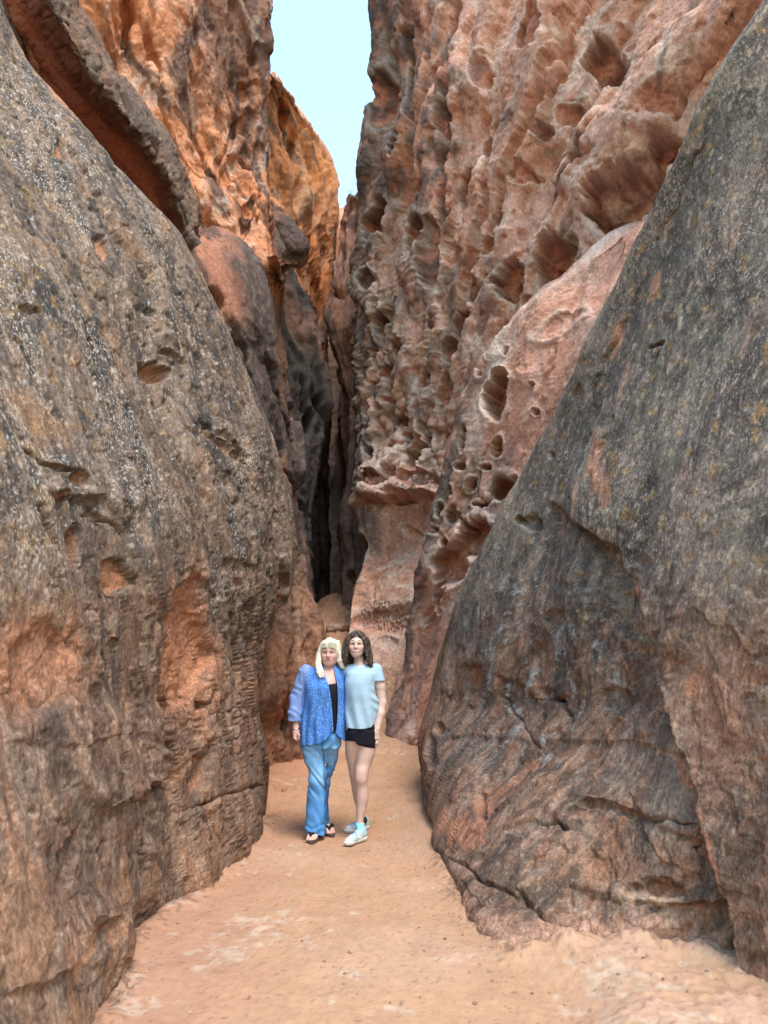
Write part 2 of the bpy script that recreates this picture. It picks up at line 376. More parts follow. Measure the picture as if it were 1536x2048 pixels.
def f_L1(c):
    P, px, py = c['P'], c['px'], c['py']
    dirv = (0.38, 0.10, -0.92)
    up = sm(1400, 880, py + 90 * noise(np.stack([px * .006, py * .006, px * 0], 1), 55)); low = 1 - up; near = np.clip(c['Y'] / 6.0, .45, 1.1)
    D, M, RM = holes(c, L1_HOLES); K = cracks(c, L1_CRACKS); E = ledges(c, L1_LEDGES)
    edge = sm(5.0, 7.0, c['U'])
    yield (fbm(slope_coords(c, .8, .3, 0, dirv), 3, 1) * .10 - D - K + E) * (1 - edge * .6)
    P = c['P']; q = slope_coords(c, 1, .38, 0, dirv)
    w = np.stack([fbm(q * 1.3, 3, 2), fbm(q * 1.3, 3, 5), fbm(q * 1.3, 3, 8)], 1); qw = q + w * .22
    d = fbm(qw * 2.6, 4, 3) * .030 * near
    rd = ridged(qw * 5.0, 4, 6); d += (rd - .6) * .010 * near
    fine = fbm(qw * 17, 3, 9); d += fine * .0075 * near
    pit = fbm(P * 9, 3, 14); d -= sm(.38, .8, pit) * .03 * near
    lay = fbm(np.stack([P[:, 0] * 1.5, P[:, 1] * 1.5, P[:, 2] * 9 + w[:, 0] * 3], 1), 3, 17); d += lay * .006 * low
    flake = fbm(P * 2.2 + w * .5, 3, 19); d += (sm(-.02, .03, flake) - .5) * .014 * near
    d += slabs(c, 1.5, .4, (.25, .2, -.95), 57, .02) * (.012 + .024 * low) * near + slabs(c, 4.5, .4, (.3, .2, -.93), 60, .03) * .005 * near
    d = d * (1 - .7 * sm(4.0, 5.2, c['U']))
    # colour: varnish high up, raw sandstone towards the ground and in the hollows
    n_big = fbm(q * 1.1, 4, 23); n_mid = fbm(qw * 4, 4, 27); n_f = fbm(q * 26, 3, 29); n_ff = fbm(P * 48, 2, 31)
    col = mix(base(c, BROWN), TAN, sm(-.2, .9, n_mid) * .55)
    col = mix(col, (.25, .125, .08), sm(-.3, .5, n_big + .25 * n_mid) * .6 * low)
    col = mix(col, ORANGE, sm(.35, .8, fbm(qw * 2.4, 4, 33) + low * .25) * .4 * low)
    v = sm(-.45, .45, n_big * .8 + n_mid * .45 + up * 1.25 - .62)
    col = mix(col, (.140, .104, .083), np.maximum(v, .2) * .9)
    darkp = sm(.05, .45, fbm(q * 1.7 + 4, 3, 58)); col = mix(col, (.085, .06, .05), darkp * .5 * low)
    col = mix(col, VARN, sm(.05, .6, fbm(qw * 3.1, 4, 37) + .2 * up - .1) * (.25 + .42 * up))
    streak = fbm(slope_coords(c, 9, .9, 0, dirv), 3, 39); col = mix(col, VARN, sm(.2, .65, streak) * .42)
    blot = fbm(qw * 5.5 + 2, 4, 62, .6); col = mix(col, (.050, .043, .040), sm(.12, .22, blot) * (.25 + .45 * up)); col = mix(col, (.26, .185, .14), sm(.25, .36, -blot + .1 * n_ff) * .55)
    # lichen crusts in small flecks
    den = sm(-.3, .6, fbm(P * 1.6, 3, 41))
    fl = sm(.42, .62, n_f + .35 * n_ff) * (.25 + .75 * den) * (.25 + .75 * up)
    col = mix(col, LICH, fl * .85)
    col = mix(col, PALE, sm(.62, .8, fbm(P * 30, 3, 43)) * .6 * up)
    col = mix(col, OCHRE, sm(.45, .75, fbm(P * 9, 4, 45) + .25 * sm(300, 60, px) - .05) * .35 * up)
    crust = sm(.3, .55, fbm(qw * 8, 4, 47) + .2 * fine); col = mix(col, TAN, crust * .4 * (.3 + .4 * low))
    # yellow-tan bare rock at the foot
    yb = sm(.05, .5, fbm(P * 2.1, 3, 49) + .75 * sm(1650, 1950, py) - .35); col = mix(col, (0.38, 0.20, 0.11), yb * .4)
    ofr = np.maximum(M * (D > .05), sm(.03, .1, K) * .8)
    tone = sm(-.4, .4, n_mid)
    fresh = mix(base(c, ORANGE), (0.52, 0.26, 0.15), tone)
    col = col * (1 - ofr[:, None] * .8) + fresh * ofr[:, None] * .8
    a_ = R(-33); su = ((px - 80) * math.cos(a_) + (py - 110) * math.sin(a_)) / 22; sv = (-(px - 80) * math.sin(a_) + (py - 110) * math.cos(a_)) / 150
    col = mix(col, (.45, .19, .10), sm(1.1, .6, np.hypot(su, sv) + .35 * n_mid) * .85)
    zone = sm(1.0, .4, np.hypot((px - 375) / 60, (py - 1300) / 190) + .3 * n_mid) * .7
    zone = np.maximum(zone, sm(1.0, .4, np.hypot((px - 50) / 130, (py - 1330) / 130) + .35 * n_mid) * .6)
    col = mix(col, (0.43, 0.185, 0.10), zone)
    col *= (1 + .26 * n_f + .22 * n_ff)[:, None]
    warm = sm(-.1, .5, fbm(qw * 1.9, 3, 53)); col = mix(col, (.27, .165, .105), warm * .25 * up)
    yield d, np.concatenate([col, (sm(-.25, .45, fbm(qw * 1.6, 3, 59)) * (.12 + .85 * up) * (1 - ofr))[:, None]], 1)
canyon_left = sheet('rock_slab_left', rows1, f_L1, 2.7, M_near)
tag(canyon_left, 'dark lichen-speckled sandstone slab leaning left beside the path, orange towards its foot')

# ---------------------------------------------------------------- rust-red block behind the left slab
rows1b = []
for a, b in [((470, 1060, 8.9), (612, 1110, 9.6)), ((470, 1120, 8.8), (618, 1165, 9.6)), ((470, 1200, 8.7), (636, 1235, 9.6)), ((470, 1290, 8.6), (642, 1290, 9.4)),
             ((470, 1380, 8.5), (625, 1370, 9.2)), ((470, 1460, 8.8), (614, 1450, 9.5)), ((470, 1540, 8.8), (604, 1515, 9.5)), ((470, 1700, 8.6), (590, 1640, 9.4))]:
    rows1b.append(wall_row(a, b, fr=(0, .35, .6, .8, .93, 1.0), inset=6, tuck=50))
def f_L1b(c):
    P, px, py = c['P'], c['px'], c['py']
    q = slope_coords(c, 1, .4, 0, (.2, .1, -.97))
    K = cracks(c, [([(588, 1150), (590, 1250), (575, 1400), (565, 1500)], 9, .22), ([(610, 1180), (606, 1290), (600, 1330)], 5, .08)])
    D, M, RM = holes(c, [(625, 1290, 14, 40, 0, .10), (592, 1480, 20, 18, 0, .08)]); yield fbm(q * 1.6, 3, 101) * .12 - K - D
    P = c['P']; q = slope_coords(c, 1, .4, 0, (.2, .1, -.97)); d = ridged(q * 4, 4, 103) * .03 + fbm(P * 14, 3, 107) * .014
    n = fbm(q * 3, 4, 111)
    col = mix(base(c, (0.22, 0.105, 0.065)), RUST, sm(-.2, .6, n)); col = mix(col, BROWN, sm(-.1, .4, fbm(q * 4.4, 4, 113)) * .75)
    col = mix(col, GREYV, sm(1330, 1160, py + 60 * n) * .55); col = mix(col, TAN, sm(.2, .6, fbm(P * 6, 3, 117)) * .4)
    yield d, col * (1 + .2 * fbm(P * 30, 2, 119))[:, None]
tag(sheet('rock_block_left', rows1b, f_L1b, 2.6, M_near), 'rust-red sandstone block in the recess behind the left slab')

# ---------------------------------------------------------------- right near slab
S2 = [((2150, -260, 3.1), (1640, -180, 3.9)), ((2100, 20, 2.9), (1536, 8, 4.05)), ((2080, 150, 2.8), (1440, 150, 4.3)), ((2060, 330, 2.75), (1342, 330, 4.75)),
      ((2060, 500, 2.7), (1252, 500, 5.25)), ((2060, 720, 2.65), (1152, 722, 5.9)), ((2060, 930, 2.6), (1052, 930, 6.7)), ((2060, 1100, 2.6), (962, 1100, 7.3)),
      ((2060, 1250, 2.6), (890, 1250, 7.8)), ((2060, 1390, 2.6), (858, 1390, 8.1))]
FR2 = (0, .2, .42, .64, .84, .95, 1.0)
rows2 = [wall_row(a, b, fr=FR2, side=-1) for a, b in S2]
foot2 = [toP(2.9, 3.1, 0), ground_px(1640, 2010), ground_px(1500, 1965), ground_px(1240, 1915), ground_px(1022, 1912), ground_px(905, 1790), ground_px(869, 1690)]
r9_ = rows2[-1]
for f, S in ((.42, (840, 1490, 7.9)), (.75, (846, 1590, 7.2))):
    rr = [lerp3(r9_[k], foot2[k], f) for k in range(7)]; rr[6] = S
    rr.append((S[0] + 10, S[1], S[2] + .6)); rr.append((S[0] + 60, S[1], S[2] + 1.8)); rows2.append(rr)
fr_ = list(foot2) + [(foot2[6][0] + 2, 1640, 7.1), (foot2[6][0] + 50, 1600, 8.2)]
rows2.append(fr_); rows2.append([under(p) for p in fr_])
R1_HOLES = [(956, 1612, 13, 38, -6, .13, .4), (945, 1352, 26, 44, -8, .08, .5), (1335, 1785, 52, 26, 8, .09, .5), (1285, 1795, 30, 22, 0, .05), (1080, 1570, 30, 34, 0, -.03, .1),
            (1150, 640, 10, 34, 20, .05), (1260, 1180, 95, 120, -20, .05, .4), (1200, 1280, 70, 90, 0, .03, .3), (1150, 780, 8, 18, 15, .06), (1062, 1048, 22, 18, 0, .05), (1040, 1040, 10, 8, 0, .07),
            (1110, 1040, 9, 30, -22, .05, .5), (1145, 1068, 6, 9, 0, .08), (1180, 1010, 8, 6, 0, .05), (1100, 910, 5, 8, 0, .06), (1120, 1240, 40, 30, 20, .05), (880, 1460, 10, 16, 0, .05), (1240, 1400, 46, 34, 10, .06, .5), (1100, 1390, 30, 16, 30, .07, .5), (865, 1500, 10, 40, 0, .05)]
R1_CRACKS = [([(1035, 1775), (1070, 1815), (1112, 1850)], 7, .06), ([(1300, 700), (1330, 690), (1312, 780)], 6, .06), ([(1150, 1610), (1230, 1625), (1330, 1650), (1420, 1655)], 9, .05), ([(1075, 1395), (1120, 1400), (1150, 1460)], 8, .07),
             ([(1270, 560), (1210, 700), (1165, 800)], 6, .05), ([(880, 1700), (960, 1760), (1050, 1800), (1200, 1900)], 6, .03), ([(1060, 1660), (1120, 1650), (1150, 1668)], 6, .05), ([(1255, 830), (1235, 930)], 6, .04), ([(1420, 1770), (1400, 1700), (1430, 1660)], 8, .05),
             ([(1290, 500), (1340, 420), (1420, 250)], 6, .04), ([(1000, 1380), (1080, 1500)], 5, .03)]
R1_LEDGES = [([(1515, 2100), (1500, 1960), (1485, 1800), (1455, 1690), (1432, 1560), (1392, 1400), (1352, 1285), (1295, 1165), (1262, 1105), (1160, 1035), (1080, 990)][::-1], 900, .17),
             ([(1450, 1530), (1300, 1500), (1150, 1480), (980, 1470), (870, 1480)][::-1], 200, .025), ([(1460, 1700), (1330, 1655), (1180, 1615), (1080, 1650)][::-1], 90, .03), ([(1500, 1800), (1350, 1815), (1200, 1800), (1130, 1770)][::-1], 50, .05),
             ([(1120, 1030), (1180, 1060), (1250, 1180), (1240, 1260)], 60, -.04)]
def f_R1(c):
    P, px, py = c['P'], c['px'], c['py']
    dirv = (-.42, .05, -.9)
    up = sm(1420, 950, py); low = 1 - up; near = np.clip(c['Y'] / 6.0, .45, 1.1)
    D, M, RM = holes(c, R1_HOLES, 61); K = cracks(c, R1_CRACKS, 63); E = ledges(c, R1_LEDGES, 65)
    edge = sm(6.0, 8.0, c['U'])
    yield (fbm(slope_coords(c, .8, .33, 0, dirv), 3, 201) * .09 - D - K + E) * (1 - edge * .6)
    P = c['P']; q = slope_coords(c, 1, .42, 0, dirv)
    w = np.stack([fbm(q * 1.3, 3, 202), fbm(q * 1.3, 3, 205), fbm(q * 1.3, 3, 208)], 1); qw = q + w * .22
    d = fbm(qw * 2.6, 4, 203) * .028 * near
    d += (ridged(qw * 5.0, 4, 206) - .6) * .008 * near + fbm(qw * 17, 3, 209) * .007 * near
    rough = sm(1.0, .3, np.hypot((px - 1240) / 150, (py - 1220) / 200))
    d += ridged(P * 7 + w, 4, 211) * .018 * rough
    lay = fbm(np.stack([P[:, 0] * 1.2, P[:, 1] * 1.2, P[:, 2] * 10 + P[:, 0] * 1.5 + w[:, 0] * 3], 1), 4, 217); d += lay * .008 * low * (1 - sm(3.6, 5.2, c['U']))
    flake = fbm(P * 2.4 + w * .5, 3, 219); d += (sm(-.02, .03, flake) - .5) * .022 * (.15 + low) * near
    flk2 = fbm(qw * 4.2 + 3, 3, 220); d += (sm(-.02, .03, flk2) - .5) * .012 * low
    d = d * (1 - .75 * sm(4.0, 5.6, c['U']))
    n_big = fbm(q * 1.1, 4, 223); n_mid = fbm(qw * 4, 4, 227); n_f = fbm(q * 26, 3, 229); n_ff = fbm(P * 48, 2, 231)
    col = mix(base(c, BROWN), TAN, sm(-.2, .9, n_mid) * .65)
    col = mix(col, RUST, sm(-.1, .6, n_big) * .7 * low)
    col = mix(col, (0.40, 0.215, 0.14), sm(-.05, .5, lay * .6 + n_mid * .4) * .7 * low)
    v = sm(-.5, .4, n_big * .5 + n_mid * .45 + up * 1.3 - .5 + .25 * sm(.1, .5, fbm(qw * 1.7, 3, 235)))
    col = mix(col, (.175, .146, .122), v * .9); col = mix(col, GREEN, up * sm(-.2, .5, fbm(P * 1.8, 3, 233)) * .55)
    col = mix(col, VARN, sm(.05, .55, fbm(qw * 2.6, 4, 237) + .1 * up) * (.36 + .12 * up))
    blot = fbm(qw * 5.0 + 2, 4, 262, .6); col = mix(col, (.055, .050, .048), sm(.14, .26, blot) * .5); col = mix(col, (.28, .21, .165), sm(.26, .38, -blot + .1 * n_ff) * .45)
    streak = fbm(slope_coords(c, 9, .9, 0, dirv), 3, 239); col = mix(col, VARN, sm(.15, .6, streak) * .45)
    fl = sm(.45, .7, n_f + .3 * n_ff); col = mix(col, LICH, fl * .6 * (.35 + .5 * up))
    blue = sm(.42, .6, fbm(slope_coords(c, 8, 3.5, 0), 4, 243) + .3 * n_ff); zoneb = sm(1.0, .2, np.hypot((px - 1090) / 260, (py - 1330) / 330))
    col = mix(col, (0.42, 0.46, 0.47), blue * zoneb * .5)
    col = mix(col, OCHRE, sm(.5, .7, fbm(P * 9, 3, 245)) * .5 * up)
    # bare orange scars
    scar = np.zeros(len(px))
    for x, y, rx, ry, rot in [(1240, 960, 20, 85, -14), (1225, 680, 12, 45, 10), (1120, 1050, 9, 40, -20), (1045, 1280, 8, 30, 8), (1385, 1550, 16, 80, -22), (1300, 1180, 60, 22, 40), (1460, 1720, 14, 100, -10), (1305, 570, 10, 30, 10), (1500, 1450, 50, 120, -10), (920, 1660, 60, 40, 30), (955, 1600, 20, 45, 0)]:
        a = R(rot); u = ((px - x) * math.cos(a) + (py - y) * math.sin(a)) / rx; vv = (-(px - x) * math.sin(a) + (py - y) * math.cos(a)) / ry
        scar = np.maximum(scar, sm(1.1, .5, np.hypot(u, vv) + .5 * n_mid + .35 * n_f))
    col = mix(col, (0.44, 0.20, 0.12), scar * .75)
    pinkfoot = sm(.0, .5, sm(1740, 1900, py - .18 * (px - 1000)) + .5 * n_mid - .25); col = mix(col, (0.42, 0.235, 0.165), pinkfoot * .8)
    pale = sm(1.05, .5, np.hypot((px - 1310) / 75, (py - 1800) / 26) + .3 * n_mid); col = mix(col, (0.50, 0.34, 0.24), pale * .7)
    ofr = np.maximum(M * (D > .07), sm(.03, .1, K) * .6) * .65
    col = mix(col, (0.40, 0.18, 0.10), ofr * (1 - .7 * rough))
    col = mix(col, VARN, rough * sm(.1, .4, fbm(P * 7, 3, 249)) * .55)
    rightface = sm(-20, 40, (px - np.interp(py, [1100, 1285, 1400, 1560, 1700, 1960], [1262, 1352, 1392, 1432, 1460, 1500]))) * sm(1150, 1350, py)
    col = mix(col, (0.24, 0.135, 0.095), rightface * .75 * sm(-.5, .3, n_mid))
    col *= (1 + .24 * n_f + .2 * n_ff)[:, None]
    yield d, np.concatenate([col, ((.2 + .5 * sm(-.3, .5, fbm(P * 1.6, 3, 253))) * (.25 + .5 * up))[:, None]], 1)
tag(sheet('rock_slab_right', rows2, f_R1, 2.8, M_near), 'grey-green varnished sandstone slab rising to the right of the path')

# ---------------------------------------------------------------- pink slab with round hollows (right, behind the near slab)
EDGE = [(1420, 320, 6.2), (1310, 420, 6.8), (1215, 470, 7.2), (1120, 560, 7.7), (1040, 612, 8.0), (965, 715, 8.5), (908, 850, 9.0), (878, 975, 9.3), (850, 1110, 9.5), (836, 1200, 9.9), (818, 1300, 10.1), (792, 1385, 10.2), (778, 1450, 10.2), (768, 1680, 10.1)]
rows3 = []
for k, e in enumerate(EDGE):
    tx = np.interp(k, [0, 2, 5, 9, 13], [1500, 1480, 1330, 1080, 960]); tY = np.interp(k, [0, 2, 5, 9, 13], [5.6, 5.7, 6.3, 8.0, 9.3])
    a = (tx, e[1] + 30, tY)
    rows3.append(wall_row(a, e, fr=(0, .3, .55, .78, .92, 1.0), side=-1, back=(.35, 1.6), inset=6, tuck=60))
R3_HOLES = [(992, 795, 27, 58, 3, .5, .8), (996, 895, 13, 27, 8, .35, .7), (931, 872, 7, 34, 4, .4, .6), (945, 970, 11, 15, 20, .5, .7), (1001, 975, 26, 32, 25, .45, .7), (950, 1075, 36, 44, 30, .45, .75), (905, 1135, 36, 46, 0, .4, .75),
            (918, 1031, 6, 8, 0, .3), (905, 985, 8, 14, 0, .25), (890, 1085, 9, 10, 0, .3), (1074, 825, 8, 9, 0, .15), (1065, 770, 5, 6, 0, .12), (1010, 700, 6, 13, 15, .2), (960, 735, 8, 20, 10, .25), (880, 1190, 8, 40, 5, .3, .6), (870, 1060, 14, 12, 0, .2),
            (975, 935, 12, 9, 0, .25), (925, 935, 14, 10, 0, .2), (960, 1010, 14, 10, 0, .2), (900, 1035, 8, 14, 0, .2), (880, 1020, 10, 20, 10, .2), (1030, 960, 8, 12, 30, .12), (985, 1060, 10, 16, 20, .2), (1000, 1110, 12, 8, -20, .2), (1120, 640, 50, 20, -35, .05, .1), (868, 1235, 24, 8, -40, .1)]
def f_R3(c):
    P, px, py = c['P'], c['px'], c['py']
    honey = sm(1.0, .45, np.hypot((px - 935) / 110, (py - 1010) / 150))
    w = np.stack([fbm(P * 1.5, 3, 302), fbm(P * 1.5, 3, 305)], 1)
    f1, f2, idr = worley(np.stack([px / 30 + w[:, 0] * .8, py / 36 + w[:, 1] * .8, px * 0 + .5], 1), 3)
    D, M, RM = holes(c, R3_HOLES, 71, .22, .05); K = cracks(c, [([(1035, 700), (1000, 850), (960, 930)], 5, .04), ([(1180, 500), (1110, 690), (1060, 860)], 6, .05), ([(830, 1320), (815, 1400), (800, 1480)], 7, .08), ([(905, 1160), (870, 1220), (850, 1260)], 8, .10)], 73)
    big = fbm(slope_coords(c, .9, .4, 0, (-.35, .3, -.88)), 3, 301) * .12 + slabs(c, 1.3, .4, (-.35, .3, -.88), 370) * .025 - D - K + RM * .03 - sm(.55, .15, f1) * .14 * honey * (idr > .35)
    yield big * (1 - sm(5.2, 7, c['U']) * .5)
    P = c['P']; q = slope_coords(c, 1, .45, 0, (-.35, .3, -.88)); w = np.stack([fbm(q * 1.5, 3, 302), fbm(q * 1.5, 3, 305), fbm(q * 1.5, 3, 308)], 1); qw = q + w * .2
    d = fbm(qw * 3.0, 4, 303) * .035 + ridged(qw * 5, 3, 306) * (.006 + .012 * honey) + fbm(qw * 18, 3, 309) * .007
    lay = fbm(np.stack([P[:, 0] * 2, P[:, 1] * 2, P[:, 2] * 14 + w[:, 0] * 4], 1), 3, 317); d += lay * .005
    n = fbm(q * 1.6, 4, 321); nm = fbm(qw * 5, 4, 323); nf = fbm(P * 26, 3, 327)
    col = mix(base(c, PINK), CREAM, sm(.0, .7, n + .3 * nm) * .6); col = mix(col, (0.48, 0.21, 0.13), sm(.0, .5, -n + .3 * nm) * .6)
    col = mix(col, (0.27, 0.19, 0.18), sm(.1, .5, fbm(slope_coords(c, 2.2, .5, 0, (-.35, .3, -.88)), 4, 329)) * .55)
    edge = sm(3.3, 4.6, c['U']); col = mix(col, VARN, edge * sm(-.4, .3, nm + n) * .75 * sm(680, 760, py))
    col = mix(col, GREYV, honey * sm(-.1, .5, nm) * .6); col = mix(col, VARN, sm(.25, .6, fbm(qw * 7, 4, 331)) * .55 * (.3 + honey))
    ins = M * (D > .15); fresh = mix(base(c, (0.46, 0.20, 0.12)), (0.36, 0.16, 0.11), sm(-.3, .3, nm)); col = col * (1 - .8 * ins[:, None]) + fresh * .8 * ins[:, None]
    col = mix(col, CREAM, RM * .4)
    yield d * (1 - sm(5.2, 7, c['U']) * .5), col * (1 + .2 * nf)[:, None]
tag(sheet('rock_wall_pink', rows3, f_R3, 2.4, M_far, .45), 'pink sandstone wall pocked with smooth round hollows, behind the right slab')

# ---------------------------------------------------------------- tall honeycombed right wall
S4 = [((1900, -260, 4.6), (744, -260, 11.6)), ((1850, -60, 4.9), (742, -40, 11.8)), ((1800, 90, 5.1), (745, 90, 12)), ((1760, 200, 5.3), (734, 210, 12.2)), ((1700, 330, 5.6), (717, 320, 12.6)), ((1650, 430, 5.8), (722, 392, 12.8)),
      ((1600, 520, 6.0), (716, 470, 13)), ((1560, 600, 6.3), (700, 530, 13.2)), ((1500, 720, 6.7), (708, 620, 13.0)), ((1400, 850, 7.2), (700, 720, 13.2)), ((1300, 960, 7.8), (716, 850, 13.0)), ((1220, 1060, 8.4), (722, 960, 12.6)),
      ((1150, 1150, 9.0), (722, 1020, 12.3)), ((1100, 1230, 9.4), (728, 1110, 12.0)), ((1040, 1310, 9.8), (700, 1200, 11.8)), ((1000, 1380, 10.2), (694, 1280, 11.4)), ((960, 1450, 10.4), (690, 1370, 11.0)), ((950, 1640, 10.2), (690, 1640, 10.4))]
rows4 = [wall_row(a, b, fr=(0, .22, .42, .6, .75, .87, .95, 1.0), side=-1, back=(.6, 3.0), inset=5, tuck=70) for a, b in S4]
R4_HOLES = [(1228, 425, 56, 62, 20, .9, .8), (1285, 372, 60, 52, -40, .9, .8), (1330, 300, 30, 46, 40, .7, .7), (1100, 528, 34, 62, 8, .8, .75), (1033, 560, 26, 36, 20, .6, .75), (1062, 603, 16, 15, -20, .4, .7), (1213, 118, 40, 52, 12, .6, .7), (1072, 90, 30, 56, 10, .5, .6), (1140, 235, 40, 26, -10, .3, .5), (1090, 265, 26, 16, 0, .3, .6),
            (836, 486, 24, 52, 10, .6, .7), (752, 440, 26, 50, 22, .8, .75), (796, 290, 14, 30, 4, .5, .7), (762, 190, 34, 70, 8, .5, .5), (826, 200, 10, 50, 0, .35, .6), (838, 300, 10, 60, 3, .3, .6), (1150, 500, 16, 40, -10, .3), (1052, 355, 24, 26, 30, .3, .6), (940, 390, 14, 60, 4, .5, .6),
            (980, 300, 16, 24, 0, .3), (905, 250, 14, 40, 5, .4), (975, 160, 26, 34, 0, .3, .5), (955, 590, 14, 26, 10, .4), (990, 500, 14, 20, 10, .4), (875, 520, 20, 80, 4, .5, .5), (935, 650, 16, 30, 20, .5), (752, 640, 12, 28, 5, .5), (735, 560, 16, 24, 0, .4), (798, 840, 26, 15, 0, .4, .6), (815, 870, 14, 10, 0, .4),
            (770, 740, 22, 20, 0, .4), (842, 895, 24, 14, 10, .5, .6), (858, 880, 10, 16, 0, .4), (760, 972, 24, 22, 0, .5, .6), (830, 920, 26, 34, 0, .5, .6), (745, 905, 12, 10, 0, .3), (810, 1000, 34, 12, 0, .25, .5), (850, 760, 14, 24, 0, .4), (890, 780, 10, 40, 12, .45), (905, 700, 14, 30, 15, .4), (800, 700, 16, 18, 0, .3), (780, 800, 16, 10, 0, .3),
            (840, 960, 40, 22, 0, .55, .6), (790, 950, 14, 18, 0, .4), (760, 1245, 80, 34, -4, .18, .6), (772, 1280, 26, 16, 20, .15, .5), (820, 1060, 24, 12, 30, .1), (1180, 330, 40, 30, -30, .25, .4), (1330, 230, 60, 34, -38, .3, .4), (1290, 330, 30, 18, -30, .4), (720, 1090, 16, 26, 0, .3), (870, 640, 12, 26, 10, .35), (820, 620, 12, 20, 0, .3), (1010, 440, 10, 24, 12, .3)]
R4_CRACKS = [([(828, -100), (826, 100), (832, 300), (822, 420)], 9, .4), ([(760, -100), (775, 60), (800, 200), (780, 330)], 9, .3), ([(925, -100), (918, 100), (905, 300), (900, 460), (880, 560)], 10, .45), ([(1000, 200), (985, 400), (945, 600), (900, 760), (870, 960)], 9, .35), ([(1160, 40), (1080, 220), (1020, 380), (985, 520)], 9, .3),
             ([(735, 640), (745, 760), (740, 880), (748, 1000)], 7, .4), ([(776, 560), (770, 700), (785, 860)], 6, .25), ([(1330, 60), (1200, 250), (1090, 440)], 8, .25), ([(770, 1100), (745, 1170), (735, 1230)], 5, .05), ([(875, -60), (872, 140), (862, 260)], 8, .3), ([(860, 300), (852, 420), (850, 540)], 7, .3),
             ([(780, 1080), (760, 1140), (735, 1180)], 6, .08)]
R4_LEDGES = [([(700, 1020), (760, 1005), (830, 1000), (880, 985)], 150, .45), ([(690, 1170), (740, 1060), (745, 1010)], 60, .2), ([(690, 560), (715, 605), (735, 640)], 120, .3)]
R4_RIBS = [([(748, -80), (744, 130), (728, 250), (716, 340), (722, 410)], 24, .25), ([(798, -80), (812, 100), (800, 260), (778, 400), (742, 520), (722, 600)], 24, .24), ([(872, -80), (880, 130), (866, 260), (860, 420), (850, 560), (840, 650)], 34, .30),
           ([(932, -60), (912, 260), (902, 420), (900, 600), (868, 760), (835, 900)], 20, .24), ([(1140, -60), (1060, 220), (1002, 400), (985, 520), (940, 690)], 48, .34), ([(1560, -60), (1340, 170), (1205, 320), (1130, 440)], 60, .34), ([(738, 620), (730, 760), (738, 880), (736, 1000)], 20, .22),
           ([(788, 560), (800, 700), (846, 860), (872, 970)], 12, .20), ([(1010, -60), (985, 80), (950, 240)], 26, .22), ([(1290, -80), (1200, 60), (1140, 200), (1090, 330)], 40, .28), ([(1190, 330), (1130, 430), (1075, 500), (1010, 600)], 26, .2), ([(830, 640), (800, 760), (790, 900)], 12, .14), ([(905, 700), (880, 830), (872, 930)], 12, .16), ([(770, 620), (765, 760), (770, 880)], 10, .12)]
